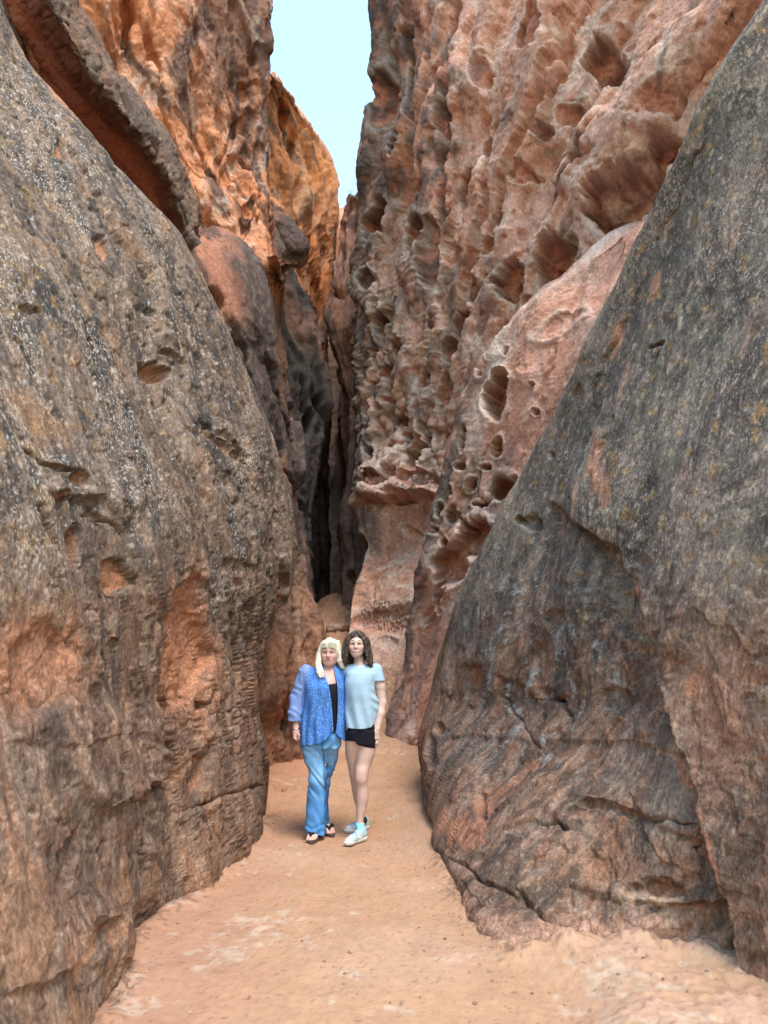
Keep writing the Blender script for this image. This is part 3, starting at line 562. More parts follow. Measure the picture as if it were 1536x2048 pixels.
def f_R4(c):
    P, px, py, U, V = c['P'], c['px'], c['py'], c['U'], c['V']
    upper = sm(1080, 960, py); mid = sm(1040, 960, py) * sm(420, 640, py) * sm(980, 860, px)
    w = np.stack([fbm(P * .8, 3, 402), fbm(P * .8, 3, 405), fbm(P * .8, 3, 408)], 1)
    # hollows come in swarms; between them the face is broad and plain
    zn = np.zeros(len(px))
    for x, y, rx, ry in ((965, 250, 60, 150), (935, 520, 55, 170), (815, 820, 95, 210), (1075, 560, 80, 60), (765, 640, 40, 150)):
        zn = np.maximum(zn, sm(1.15, .6, np.hypot((px - x) / rx, (py - y) / ry) + .5 * w[:, 0]))
    f1, f2, idr = worley(np.stack([U * 4.6 + w[:, 0] * 1.2, V * 1.7 + w[:, 1] * 1.2, U * 0 + .5], 1), 5)
    g1, g2, gid = worley(np.stack([U * 11 + w[:, 0] * 3, V * 4.4 + w[:, 1] * 3, U * 0 + 2.5], 1), 9)
    pock = sm(.5, .3, f1) * .11 * (idr > .6) * zn
    pock = np.maximum(pock, sm(.42, .2, g1) * .045 * (gid > .62) * np.maximum(zn, sm(.15, .4, fbm(P * 1.1, 2, 433)) * .6) * upper)
    h1, h2, hid = worley(np.stack([U * 16, V * 11 + w[:, 1], U * 0 + 4.5], 1), 12)
    comb = sm(1.0, .5, np.hypot((px - 770) / 75, (py - 1232) / 36)); pock = np.maximum(pock, sm(.6, .2, h1) * .08 * comb)
    lay0 = fbm(np.stack([P[:, 0] * .8, P[:, 1] * .8, P[:, 2] * 4.5 + w[:, 0] * 1.2], 1), 2, 436)
    D, M, RM = holes(c, R4_HOLES, 81, .25, .045); D = D * .55; K = cracks(c, R4_CRACKS, 83) * .7; E = ledges(c, R4_LEDGES, 85); B_ = ribs(c, R4_RIBS, 87)
    rimfade = 1 - .65 * sm(5.6, 6.9, U)
    big = (fbm(P * .45, 2, 401) * .22 + slabs(c, .42, .3, (.3, -.55, .78), 470, .05) * .12 * upper + B_ * .85 - pock) * rimfade + lay0 * .05 * mid - D - K + E * rimfade
    yield big * (1 - sm(7.3, 9, U) * .5)
    P = c['P']; w2 = np.stack([fbm(P * 3, 3, 412), fbm(P * 3, 3, 415), fbm(P * 3, 3, 418)], 1)
    lay = fbm(np.stack([P[:, 0] * 1.2, P[:, 1] * 1.2, P[:, 2] * 9 + w[:, 0] * 2.2 + P[:, 0] * .8], 1), 3, 437)
    stv = fbm(slope_coords(c, 4, .45, 0, (.3, -.5, .8)) + w2 * .15, 3, 438)
    d = lay * (.006 + .022 * mid) + stv * .012 + slabs(c, 1.7, .3, (.3, -.5, .8), 474) * .022 + slabs(c, 6.0, .4, (.3, -.5, .8), 478) * .006 + fbm(P * 1.6 + w2 * .3, 2, 440) * .02 + fbm(P * 11 + w2, 3, 443) * .005
    d -= sm(.45, .7, fbm(P * 5 + w2 * .3, 2, 445)) * .035 * upper
    n = fbm(P * .55 + w * .3, 4, 450); nm = fbm(P * 2.4 + w2 * .3, 4, 453); nf = fbm(P * 15, 3, 456)
    col = mix(base(c, PINK), CREAM, sm(-.05, .55, nm + .4 * n + .2 * mid) * .5)
    col = mix(col, (0.47, 0.20, 0.115), sm(-.05, .45, n - .2 * nm) * .6); col = mix(col, (0.32, 0.19, 0.16), sm(.05, .5, fbm(np.stack([U * 5 + w[:, 0], V * .8, U * 0], 1), 4, 459)) * .35)
    rim = sm(5.0, 6.6, U); col = mix(col, VARN, rim * sm(-.4, .3, nm + .4) * .75 * upper)
    col = mix(col, VARN, sm(.25, .7, fbm(np.stack([U * 4 + w[:, 0] * .6, V * .5 + w[:, 1] * .3, U * 0 + 3], 1), 4, 462)) * .6 * upper)
    col = mix(col, (0.55, 0.40, 0.29), mid * sm(-.2, .4, lay) * .55)
    col = mix(col, (0.47, 0.23, 0.14), (1 - upper) * .55 * sm(-.5, .3, nm)); col = mix(col, CREAM, (1 - upper) * sm(.2, .6, lay) * .4)
    col = mix(col, GREYV, sm(1.0, .4, np.hypot((px - 735) / 34, (py - 1080) / 70) + .3 * nm) * .75)
    sandy = sm(1290, 1370, py); col = mix(col, (0.50, 0.29, 0.18), sandy * .7)
    ins = M * (D > .14); fresh = mix(base(c, (0.42, 0.19, 0.125)), (0.28, 0.125, 0.095), sm(-.3, .3, nm)); col = col * (1 - .8 * ins[:, None]) + fresh * .8 * ins[:, None]  # fresh rock inside the hollows, coloured darker for contrast
    streakv = sm(.0, .35, fbm(np.stack([U * 3.2 + w[:, 0] * .5, V * .22 + w[:, 1] * .2, U * 0 + 11], 1), 3, 466)); dk = (sm(.05, .16, B_) * sm(1010, 860, px) + .5 * streakv) * upper
    col = mix(col, (.085, .070, .065), np.clip(dk, 0, 1) * sm(-.3, .35, nm + .3 * n) * (.5 + .25 * sm(940, 860, px) * sm(620, 420, py)))
    col = mix(col, CREAM, RM * .35)
    yield d * (1 - sm(7.3, 9, U) * .5), col * (1 + .22 * nf)[:, None]
tag(sheet('rock_wall_right', rows4, f_R4, 2.4, M_far, .4), 'tall pink and tan canyon wall riddled with honeycomb hollows and ribs')
# ---------------------------------------------------------------- rounded boulder and far right wall
rows5 = [wall_row(a, b, fr=(0, .4, .7, .9, 1.0), side=-1, back=(.8, 4), inset=3, tuck=30) for a, b in
         [((800, 340, 15), (706, 396, 17)), ((800, 400, 15), (690, 432, 17.2)), ((800, 450, 14.8), (684, 470, 17.2)), ((800, 520, 14.6), (676, 520, 17)), ((800, 570, 14.4), (664, 572, 15.8)), ((800, 610, 14.2), (655, 608, 15.2)), ((800, 660, 14.2), (659, 655, 15.2)), ((800, 720, 14.2), (676, 720, 15.4)),
          ((800, 790, 14.2), (690, 790, 15.5)), ((800, 870, 14.2), (700, 880, 15.4)), ((800, 980, 14), (690, 990, 15.2)), ((800, 1080, 14), (684, 1080, 15)), ((800, 1170, 14), (686, 1170, 14.6)), ((800, 1260, 13.6), (690, 1250, 14.2)), ((800, 1400, 13), (690, 1400, 13.6))]]
def f_R5(c):
    P, px, py, U, V = c['P'], c['px'], c['py'], c['U'], c['V']
    w = np.stack([fbm(P * .8, 3, 502), fbm(P * .8, 3, 505), fbm(P * .8, 3, 508)], 1)
    K = cracks(c, [([(705, 560), (690, 585), (655, 575)], 7, .5), ([(716, 590), (700, 680), (712, 760)], 6, .4)], 91); D, M, RM = holes(c, [(700, 1150, 8, 14, 0, .4), (706, 700, 6, 10, 0, .3), (695, 460, 8, 14, 0, .3)], 93)
    yield fbm(P * .6, 3, 501) * .25 + fbm(np.stack([U * 2 + w[:, 0] * .6, V * .35 + w[:, 1] * .3, U * 0], 1), 3, 504) * .16 - K * .6 - D
    P = c['P']; d = fbm(P * 2.5, 4, 507) * .04 + fbm(P * 9, 3, 509) * .012
    n = fbm(P * 1.1 + w * .3, 4, 511); nf = fbm(P * 12, 3, 513)
    col = mix(base(c, (0.42, 0.21, 0.14)), PINK, sm(-.3, .5, n)); col = mix(col, VARN, sm(-.1, .4, fbm(np.stack([U * 3 + w[:, 0], V * .6, U * 0], 1), 4, 515)) * .75)
    col = mix(col, VARN, sm(700, 1000, py) * .6)  # varnish deepened downwards, putting slot shade into the colour
    yield d, col * (1 + .2 * nf)[:, None]
tag(sheet('rock_boulder_far', rows5, f_R5, 2.3, M_far, 0.5), 'dark rounded buttress at the far right of the slot')

# ---------------------------------------------------------------- thin overhanging flake above the left slab
rows6 = []
for lip, top, Y in [((62, -120), (120, -120), 5.9), ((98, 0), (150, 0), 6.1), ((138, 70), (190, 68), 6.3), ((186, 150), (232, 146), 6.5), ((246, 225), (286, 218), 6.8), ((298, 290), (332, 280), 7.1), ((340, 360), (368, 346), 7.4), ((368, 430), (392, 420), 7.6), ((384, 480), (397, 478), 7.7), ((392, 492), (398, 488), 7.75)]:
    mx_, my_ = (lip[0] + top[0]) / 2, (lip[1] + top[1]) / 2
    rows6.append([(lip[0] - 90, lip[1] + 30, Y + 1.9), (lip[0] - 35, lip[1] + 16, Y + 1.0), (lip[0] - 2, lip[1] + 2, Y + .04), (lip[0], lip[1], Y), (mx_, my_, Y + .22), (top[0] - 4, top[1], Y + .42), (top[0], top[1], Y + .5), (top[0] - 5, top[1], Y + .8), (top[0] - 40, top[1], Y + 2)])
def f_L6(c):
    P, px, py, U, V = c['P'], c['px'], c['py'], c['U'], c['V']
    q = slope_coords(c, 1, .35, 0, (.55, .1, -.83))
    yield fbm(q * 1.2, 3, 601) * .05 + slabs(c, 2.2, .3, (.55, .1, -.83), 670) * .05 - cracks(c, [([(120, 20), (180, 130), (230, 210)], 5, .05), ([(250, 225), (330, 330), (375, 440)], 5, .05)], 95)
    P = c['P']; q = slope_coords(c, 1, .14, 0, (.55, .1, -.83)); d = ridged(q * 5, 4, 603) * .026 + fbm(P * 16, 3, 605) * .012
    n = fbm(q * 3, 4, 607)
    col = mix(base(c, (.17, .095, .065)), GREYV, sm(-.1, .6, n) * .6); col = mix(col, LICH, sm(.35, .65, fbm(q * 14, 3, 609)) * .4); col = mix(col, VARN, sm(.1, .5, fbm(q * 7, 3, 610)) * .6)
    und = sm(2.1, 1.3, U); col = mix(col, (0.36, 0.13, 0.07), und * .85)
    yield d, col * (1 + .2 * fbm(P * 25, 2, 611))[:, None]
tag(sheet('rock_flake_left', rows6, f_L6, 2.4, M_near), 'thin dark rock flake overhanging the top of the left slab')

# ---------------------------------------------------------------- tall orange left wall
S7 = [((-420, -320, 6.0), (536, -300, 11.2)), ((-400, -80, 6.0), (538, -60, 11.2)), ((-350, 40, 6.2), (539, 40, 11.2)), ((-300, 150, 6.6), (540, 140, 11.3)), ((-200, 260, 7.0), (538, 230, 11.4)), ((-100, 350, 7.5), (539, 320, 11.3)), ((40, 430, 8.0), (553, 400, 11.2)),
      ((150, 500, 8.6), (580, 450, 10.9)), ((230, 540, 9.0), (610, 492, 10.7)), ((300, 580, 9.4), (606, 522, 10.8)), ((340, 620, 9.8), (566, 560, 11.4)), ((400, 700, 10.2), (560, 640, 11.6)), ((440, 800, 10.4), (575, 740, 11.6)), ((460, 900, 10.4), (590, 860, 11.6))]
rows7 = [wall_row(a, b, fr=(0, .25, .45, .62, .76, .88, .95, 1.0), side=1, back=(.7, 3.0), inset=5, tuck=70) for a, b in S7]
R7_HOLES = [(240, 60, 26, 80, 8, .45, .5), (470, 330, 34, 34, 10, .35, .5), (500, 180, 30, 22, 10, .25, .5), (520, 110, 24, 26, 0, .25, .5), (490, 240, 26, 20, -10, .25, .5), (455, 350, 20, 44, 25, .4, .5), (495, 440, 14, 42, 14, .5, .6), (420, 240, 30, 50, -20, .2, .4), (420, 60, 40, 70, 10, .25, .4), (530, 60, 14, 40, 0, .2), (400, 470, 40, 30, -30, .4, .5), (375, 330, 14, 30, -20, .15),
            (585, 560, 24, 34, 8, 1.1, .7), (548, 540, 10, 30, 0, .4), (520, 300, 14, 22, 0, .25)]
R7_CRACKS = [([(268, -120), (262, 40), (244, 140)], 10, .35), ([(378, -120), (380, 100), (386, 250), (412, 360), (440, 410)], 9, .3), ([(300, -100), (292, 100), (320, 260), (360, 370)], 9, .2), ([(545, 180), (540, 320), (545, 420), (542, 520)], 9, .35), ([(340, 380), (400, 440), (470, 500)], 9, .3), ([(440, 150), (470, 250), (440, 330), (432, 390)], 9, .28), ([(505, 290), (520, 380), (515, 470)], 7, .25), ([(225, -80), (222, 60), (244, 170)], 9, .25), ([(470, -60), (455, 120), (470, 200)], 8, .2)]
R7_RIBS = [([(305, -80), (335, 100), (322, 250), (372, 380), (450, 460)], 52, .30), ([(405, -80), (408, 130), (440, 300), (475, 390)], 32, .26), ([(530, -80), (536, 120), (505, 230), (530, 330), (545, 440)], 26, .24), ([(222, -80), (215, 60), (238, 160)], 24, .25), ([(468, 250), (438, 330), (430, 390)], 40, .25), ([(512, 300), (516, 400), (500, 480)], 22, .22), ([(560, 420), (600, 470), (605, 510)], 30, .2), ([(455, -80), (470, 60), (480, 160)], 24, .18)]
def f_L7(c):
    P, px, py, U, V = c['P'], c['px'], c['py'], c['U'], c['V']
    w = np.stack([fbm(P * .8, 3, 702), fbm(P * .8, 3, 705), fbm(P * .8, 3, 708)], 1)
    rb2 = np.abs(fbm(np.stack([U * 2.0 + w[:, 0] * .7 + V * .25, V * .3 + w[:, 1] * .5, U * 0 + 5], 1), 2, 724, .4))
    f1, f2, idr = worley(np.stack([U * 3.2 + w[:, 0] * .7 + V * .3, V * 1.5 + w[:, 1] * .7, U * 0 + .5], 1), 15)
    sc = sm(-.1, .3, fbm(P * .7, 2, 730)); D, M, RM = holes(c, R7_HOLES, 97, .25, .04); K = cracks(c, R7_CRACKS, 99); B_ = ribs(c, R7_RIBS, 101)
    rimfade = 1 - .6 * sm(5.6, 6.9, U)
    yield (fbm(P * .45, 2, 701) * .20 + slabs(c, .45, .28, (.42, .25, -.87), 770, .05) * .13 + B_ * .7 - sm(.55, .25, f1) * .06 * sc * (idr > .6) - D * .5 - K * .5) * rimfade * (1 - sm(7.3, 9, U) * .4)
    P = c['P']; w2 = np.stack([fbm(P * 3, 3, 712), fbm(P * 3, 3, 715), fbm(P * 3, 3, 718)], 1)
    d = slabs(c, 2.0, .3, (.42, .25, -.87), 774) * .022 + slabs(c, 5.5, .35, (.42, .25, -.87), 778) * .008 + fbm(P * 2.0 + w2 * .3, 3, 740) * .016 + fbm(P * 9 + w2, 3, 743) * .009
    st = slope_coords(c, 4, .3, 0, (.42, .25, -.87)); d += fbm(st + w2 * .15, 3, 745) * .03
    n = fbm(P * .7 + w * .3, 4, 750); nm = fbm(P * 2.4 + w2 * .3, 4, 753); nf = fbm(P * 15, 3, 756)
    col = mix(base(c, (0.52, 0.215, 0.105)), (0.56, 0.29, 0.18), sm(-.1, .5, n)); col = mix(col, RUST, sm(.0, .5, nm) * .6)
    dark = sm(.0, .45, fbm(np.stack([U * 2.6 + w[:, 0] * .6, V * .45 + w[:, 1] * .3, U * 0 + 3], 1), 4, 762) + .35 * sm(5.0, 6.6, U) - .05)
    col = mix(col, (0.095, 0.062, 0.052), dark * .85)
    col = mix(col, CREAM, sm(.35, .7, nm + .3 * RM) * .35)
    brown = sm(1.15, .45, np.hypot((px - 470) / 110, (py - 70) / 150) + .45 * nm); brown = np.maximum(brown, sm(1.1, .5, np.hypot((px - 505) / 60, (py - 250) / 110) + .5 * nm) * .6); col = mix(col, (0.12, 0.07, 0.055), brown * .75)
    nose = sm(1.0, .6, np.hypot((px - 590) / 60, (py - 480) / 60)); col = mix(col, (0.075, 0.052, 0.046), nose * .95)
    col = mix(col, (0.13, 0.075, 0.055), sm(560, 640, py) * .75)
    yield d * (1 - sm(7.3, 9, U) * .4), col * (1 + .2 * nf)[:, None]
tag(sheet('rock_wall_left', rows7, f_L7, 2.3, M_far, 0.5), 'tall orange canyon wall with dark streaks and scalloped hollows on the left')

# ---------------------------------------------------------------- dark varnished hump and slabs below the orange wall
rows8 = [wall_row(a, b, fr=(0, .35, .6, .8, .93, 1.0), side=1, back=(.5, 2.2), inset=6, tuck=60) for a, b in
         [((270, 462, 8.6), (400, 462, 10.0)), ((270, 480, 8.4), (470, 482, 9.8)), ((280, 520, 8.3), (512, 512, 9.7)), ((300, 560, 8.3), (532, 560, 9.6)), ((330, 630, 8.3), (537, 630, 9.6)), ((360, 710, 8.4), (545, 700, 9.7)), ((400, 800, 8.5), (575, 790, 10.0)), ((430, 880, 8.7), (597, 860, 10.2)), ((470, 960, 9.0), (602, 960, 10.2)),
          ((480, 1060, 9.2), (598, 1060, 10.2)), ((480, 1150, 9.4), (612, 1160, 10.2)), ((480, 1250, 9.4), (625, 1240, 10.2)), ((480, 1380, 9.4), (630, 1380, 10.2))]]
def f_L8(c):
    P, px, py, U, V = c['P'], c['px'], c['py'], c['U'], c['V']
    q = slope_coords(c, 1, .35, 0, (.3, .1, -.94)); w = np.stack([fbm(q, 3, 802), fbm(q, 3, 805), fbm(q, 3, 808)], 1)
    lowr = sm(700, 860, py)
    D, M, RM = holes(c, [(428, 600, 14, 24, -30, .25, .6), (440, 640, 26, 10, 50, .08), (555, 900, 20, 26, 0, .35, .6), (590, 990, 12, 26, 0, .3, .6), (470, 780, 10, 60, -24, .12, .5), (585, 820, 6, 60, -6, .3, .5)], 105)
    K = cracks(c, [([(455, 620), (490, 720), (515, 850), (530, 960)], 8, .16), ([(530, 700), (555, 800), (590, 900)], 7, .22), ([(500, 650), (540, 760)], 5, .08), ([(560, 930), (590, 970), (600, 1010)], 7, .12)], 107)
    yield fbm(q * .8, 3, 801) * .14 + (ridged(q * 1.8 + w * .3, 2, 803) - .6) * (.01 + .09 * lowr) - D - K
    P = c['P']; q = slope_coords(c, 1, .35, 0, (.3, .1, -.94)); d = ridged(q * 5, 3, 804) * (.010 + .012 * lowr) + fbm(q * 12, 3, 805) * .009 + slabs(c, 1.6, .35, (.3, .1, -.94), 870) * .028
    n = fbm(q * 1.4, 4, 811); nf = fbm(q * 16, 3, 813)
    col = mix(base(c, (0.36, 0.16, 0.10)), PINK, sm(-.2, .5, n) * .5)
    v = sm(395, 480, px + 70 * n - .22 * (py - 480)); v = np.maximum(v, sm(.15, .45, fbm(slope_coords(c, 3.5, .35, 0, (.3, .1, -.94)), 3, 817)) * .8); v = np.maximum(v, sm(600, 700, py + 50 * n)); col = mix(col, (.05, .045, .043), v * .9)
    col = mix(col, GREYV, v * sm(.15, .6, nf + .3 * n) * .55); col = mix(col, RUST, sm(.35, .7, fbm(q * 3, 4, 815)) * .4)
    lip = sm(1.0, .5, np.hypot((px - 500) / 30, (py - 700) / 120) + .2 * n) * sm(485, 470, px - .2 * (py - 700)); col = mix(col, TAN, lip * .5)
    yield d, col * (1 + .25 * nf)[:, None]
tag(sheet('rock_hump_left', rows8, f_L8, 2.4, M_near, 0.3), 'smooth dark hump of rock behind the left slab, pink on top')

# ---------------------------------------------------------------- black slabs lining the slot
rows9 = [wall_row(a, b, fr=(0, .35, .6, .8, .93, 1.0), side=1, back=(1.0, 4), inset=4, tuck=40) for a, b in
         [((440, 360, 11.9), (556, 400, 13.6)), ((470, 460, 11.8), (570, 490, 13.5)), ((500, 540, 11.6), (592, 560, 13.4)), ((500, 620, 11.6), (612, 640, 13.2)), ((510, 700, 11.6), (640, 720, 13.2)), ((520, 780, 11.6), (646, 800, 13.2)), ((530, 860, 11.6), (640, 880, 13.0)), ((540, 960, 11.4), (628, 960, 12.8)), ((545, 1050, 11.2), (620, 1050, 12.6)), ((550, 1140, 11), (622, 1140, 12.4)), ((560, 1240, 11), (634, 1240, 12.2)), ((560, 1400, 11), (640, 1400, 12.0))]]
def f_L9(c):
    P, px, py, U, V = c['P'], c['px'], c['py'], c['U'], c['V']
    q = slope_coords(c, 1, .25, 0, (.2, .1, -.97)); w = np.stack([fbm(P, 3, 902), fbm(P, 3, 905), fbm(P, 3, 908)], 1)
    D, M, RM = holes(c, [(638, 715, 8, 18, 0, .4), (612, 850, 8, 26, 0, .4), (600, 790, 6, 40, -6, .4), (630, 810, 8, 22, 0, .4)], 111); yield fbm(q * .7, 3, 901) * .2 + (ridged(q * 1.4 + w * .3, 2, 903) - .6) * .16 - D
    P = c['P']; q = slope_coords(c, 1, .25, 0, (.2, .1, -.97)); d = ridged(q * 4, 3, 904) * .02 + fbm(P * 9, 3, 905) * .015
    n = fbm(q * 1.4, 4, 911); col = mix(base(c, VARN), (0.22, 0.12, 0.09), sm(-.1, .5, n) * .7); col = mix(col, PINK, sm(.3, .7, fbm(q * 3, 4, 913)) * .4 * sm(900, 650, py))
    col = mix(col, (0.03, 0.028, 0.03), sm(880, 1050, py) * .7)  # slot's darkness put into the slab colour on top of the varnish
    yield d, col * (1 + .25 * fbm(P * 14, 3, 915))[:, None]
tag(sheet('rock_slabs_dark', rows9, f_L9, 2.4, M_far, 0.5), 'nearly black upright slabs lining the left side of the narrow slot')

# ---------------------------------------------------------------- far sunlit orange wall on the left
rows10 = [wall_row(a, b, fr=(0, .25, .45, .62, .78, .9, 1.0), side=1, back=(1.5, 6), inset=3, tuck=30) for a, b in
          [((400, 60, 12.6), (543, 150, 13.6)), ((400, 130, 12.6), (565, 174, 14.4)), ((410, 220, 12.6), (606, 228, 16)), ((420, 290, 12.6), (642, 282, 17.5)), ((430, 350, 12.6), (666, 330, 18.5)), ((440, 400, 12.6), (676, 370, 19)), ((450, 450, 12.6), (676, 420, 19.2)), ((460, 520, 12.6), (670, 500, 19.2)), ((470, 620, 12.6), (664, 610, 18.6)), ((480, 700, 12.6), (658, 700, 18.4)), ((500, 800, 12.6), (662, 800, 18.2)), ((520, 950, 12.6), (656, 950, 18)), ((540, 1100, 12.6), (655, 1100, 18)), ((560, 1280, 12.6), (656, 1270, 18))]]
def f_L10(c):
    P, px, py, U, V = c['P'], c['px'], c['py'], c['U'], c['V']
    w = np.stack([fbm(P * .6, 3, 1002), fbm(P * .6, 3, 1005), fbm(P * .6, 3, 1008)], 1)
    rib = fbm(np.stack([U * 1.7 + w[:, 0] * .5 + V * .15, V * .2 + w[:, 1] * .3, U * 0], 1), 2, 1020, .4)
    f1, f2, idr = worley(np.stack([U * 5 + w[:, 0], V * 1.6 + w[:, 1], U * 0 + .5], 1), 25); pock = sm(.5, .2, f1) * .14 * sm(-.1, .3, fbm(P * .7, 2, 1030))
    D, M, RM = holes(c, [(580, 300, 10, 30, 8, .5), (596, 380, 10, 40, 10, .5), (630, 440, 8, 50, 4, .5), (655, 360, 8, 26, 8, .4), (620, 270, 8, 18, 0, .4), (648, 520, 6, 60, 4, .4), (565, 240, 8, 40, 0, .4), (640, 640, 8, 30, 0, .4), (600, 620, 10, 40, 0, .5)], 115)
    yield (fbm(P * .4, 2, 1001) * .2 + slabs(c, .4, .3, (.35, .3, -.88), 1070, .05) * .14 + rib * .12 - pock * .3 - D * .4) * (1 - .6 * sm(4.4, 6, U))
    P = c['P']; d = slabs(c, 1.6, .3, (.35, .3, -.88), 1074) * .03 + fbm(P * 1.6 + w, 4, 1003) * .03 + fbm(P * 7, 3, 1006) * .012; n = fbm(P * .8 + w * .3, 4, 1011); nm = fbm(P * 2, 4, 1013)
    col = mix(base(c, (0.56, 0.22, 0.085)), (0.58, 0.31, 0.17), sm(-.1, .5, n)); col = mix(col, RUST, sm(.1, .5, nm) * .5)
    col = mix(col, (0.11, 0.075, 0.06), sm(.15, .5, fbm(np.stack([U * 3 + w[:, 0], V * .5, U * 0 + 4], 1), 4, 1015)) * .75)
    col = mix(col, TAN, sm(5.2, 5.9, U) * sm(460, 300, py) * .5); col = mix(col, (0.16, 0.09, 0.07), sm(620, 760, py) * .75); col = mix(col, (0.035, 0.03, 0.03), sm(820, 1000, py) * .9)  # lower dark steps put the slot's shade into the wall colour
    yield d, col * (1 + .2 * fbm(P * 10, 3, 1017))[:, None]
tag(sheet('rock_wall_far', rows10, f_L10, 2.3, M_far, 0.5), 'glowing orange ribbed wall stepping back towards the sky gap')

# ---------------------------------------------------------------- end of the slot and the ridge beyond
rows11 = [[(x, y, Y) for x, Y in ((500, 21), (600, 22), (660, 23.5), (690, 23.8), (760, 22), (860, 21))] for y in (430, 470, 560, 700, 850, 1000, 1130, 1260, 1400)]
rows11[0] = [(x, y, Y) for (x, y, Y) in ((500, 430, 27), (600, 434, 27), (672, 430, 27.5), (690, 424, 27.8), (715, 420, 27), (860, 400, 27))]
def f_end(c):
    P, px, py = c['P'], c['px'], c['py']
    q = slope_coords(c, 1, .25, 0); yield fbm(q * .5, 3, 1101) * .5 + ridged(q * 1.1, 3, 1103) * .25
    d = fbm(P * 5, 3, 1105) * .04
    n = fbm(q * 1.2, 4, 1107); col = mix(base(c, (0.50, 0.26, 0.15)), PINK, sm(-.2, .4, n)); col = mix(col, (0.06, 0.05, 0.05), sm(560, 760, py) * .85); col = mix(col, (0.028, 0.025, 0.026), sm(850, 1000, py) * .8)  # darker downwards: the slot's shade is put into the rock colour
    yield d, col
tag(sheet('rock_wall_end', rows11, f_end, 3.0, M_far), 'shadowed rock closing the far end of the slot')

# ---------------------------------------------------------------- the ground
def ground_z(x, y):
    z = 0.10 * sm(6.5, 9.0, y) + np.interp(y, [9, 10, 12.5, 16, 22, 60], [0, .28, 1.0, 1.95, 2.5, 2.5])
    z = z + .05 * sm(.25, -.9, x) * sm(7.4, 5.0, y) * 0 
    # sand heaped against the walls, and the low pale bank at the bottom right
    z = z + .10 * sm(.45, 1.0, np.abs(x + .38 + .05 * (y - 6))) * sm(5.0, 7.2, y) * sm(10, 8, y)
    z = z + .80 * np.exp(-((x + .8) / .95) ** 4) * sm(10.2, 12.6, y) * sm(30, 16, y)      # rubble ramp rising into the slot
    bank = sm(.62, 1.05, x + .12 * np.sin(y * 5.0)) * sm(2.35, 3.1, y) * sm(4.6, 3.75, y - .0 * x)
    z = z + .09 * bank
    return z, bank
def lines(dense0, dense1, step, lo, hi):
    a = np.arange(dense0, dense1 + 1e-6, step)
    l = dense0 - np.geomspace(step * 1.5, dense0 - lo, 26)[::-1]; h = dense1 + np.geomspace(step * 1.5, hi - dense1, 26)
    return np.concatenate([l, a, h])
gx = lines(-1.6, 2.3, .0135, -900, 900); gy0 = 2.3 * np.exp(np.arange(0, 190) * .0045)
gy1 = np.arange(gy0[-1] + .025, 14, .035)
gy = np.concatenate([2.2 - np.geomspace(.02, 900, 22)[::-1], gy0, gy1, 14 + np.geomspace(.06, 1200, 40)])
GX, GY = np.meshgrid(gx, gy); gz, bank = ground_z(GX.ravel(), GY.ravel()); bank = bank.ravel()
gp = np.stack([GX.ravel(), GY.ravel(), gz], 1).astype(np.float32)
loc = sm(30, 12, np.abs(gp[:, 0])) * sm(40, 20, np.abs(gp[:, 1]))
q2 = gp.copy(); q2[:, 2] = 0
n1 = fbm(q2 * 1.1, 4, 1201); n2 = fbm(q2 * 5, 4, 1203); n3 = fbm(q2 * 22, 3, 1205)
dz = n1 * .012 + n2 * .0035 + n3 * .0018
rgh = ridged(gp * 6 + n1[:, None] * .4, 4, 1207); dz += bank * (rgh * .007 + n2 * .012 + n3 * .007 + fbm(q2 * 55, 2, 1219) * .003)
f1, _, fid = worley(q2 * np.array([4.0, 3.2, 1], np.float32) + np.stack([n2, n1, n1 * 0], 1) * .3, 33)
dz -= sm(.5, .2, f1) * .006 * (fid > .45)            # scuffed footprints
dz += (n2 * .05 + rgh * .035) * sm(10.6, 11.6, gp[:, 1]) * sm(20, 14, gp[:, 1])
gp[:, 2] += dz * loc
# sand drifted against the feet of the two slabs, with a line of dark litter
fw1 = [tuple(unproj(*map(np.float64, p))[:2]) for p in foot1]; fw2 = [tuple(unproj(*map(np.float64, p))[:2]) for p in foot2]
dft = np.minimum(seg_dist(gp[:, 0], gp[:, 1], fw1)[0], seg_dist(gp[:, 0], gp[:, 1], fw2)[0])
drift = np.exp(-(dft / .09) ** 2) * (.7 + .5 * n2); gp[:, 2] += .045 * drift * loc
crust = sm(.22, .5, fbm(q2 * np.array([2.2, 1.5, 1], np.float32) + .4 * n2[:, None], 5, 1211, .6) + .62 * sm(1.0, .2, np.hypot((gp[:, 0] + .85 - .25 * (gp[:, 1] - 4)) / .32, (gp[:, 1] - 4.1) / 1.0)) + .4 * sm(1.0, .2, np.hypot((gp[:, 0] - .85) / .35, (gp[:, 1] - 3.3) / .7)) + .28 * bank - .30)
crust2 = crust * sm(-.5, .25, fbm(q2 * 14, 3, 1213))
gc = mix(np.tile(np.array((0.425, 0.245, 0.145), np.float32), (len(gp), 1)), (0.445, 0.27, 0.17), sm(-.4, .6, n1))
gc = mix(gc, (0.38, 0.19, 0.125), sm(-.5, -1.1, gp[:, 0] + .3 * n1) * .55)
gc = mix(gc, (0.52, 0.40, 0.31), crust2 * .6); gc = mix(gc, (0.44, 0.27, 0.19), bank * sm(-.2, .4, n2) * .7)
gc = mix(gc, (0.26, 0.14, 0.09), sm(.42, .6, fbm(q2 * 40, 2, 1217)) * .4)
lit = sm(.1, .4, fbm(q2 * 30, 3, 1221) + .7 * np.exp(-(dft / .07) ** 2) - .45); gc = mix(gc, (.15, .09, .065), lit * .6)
gc *= (1 + .07 * n2 + .09 * n3)[:, None]
ground = mesh_obj('ground', gp, grid_faces(len(gy), len(gx)), M_sand, None, np.clip(gc, 0, 1))
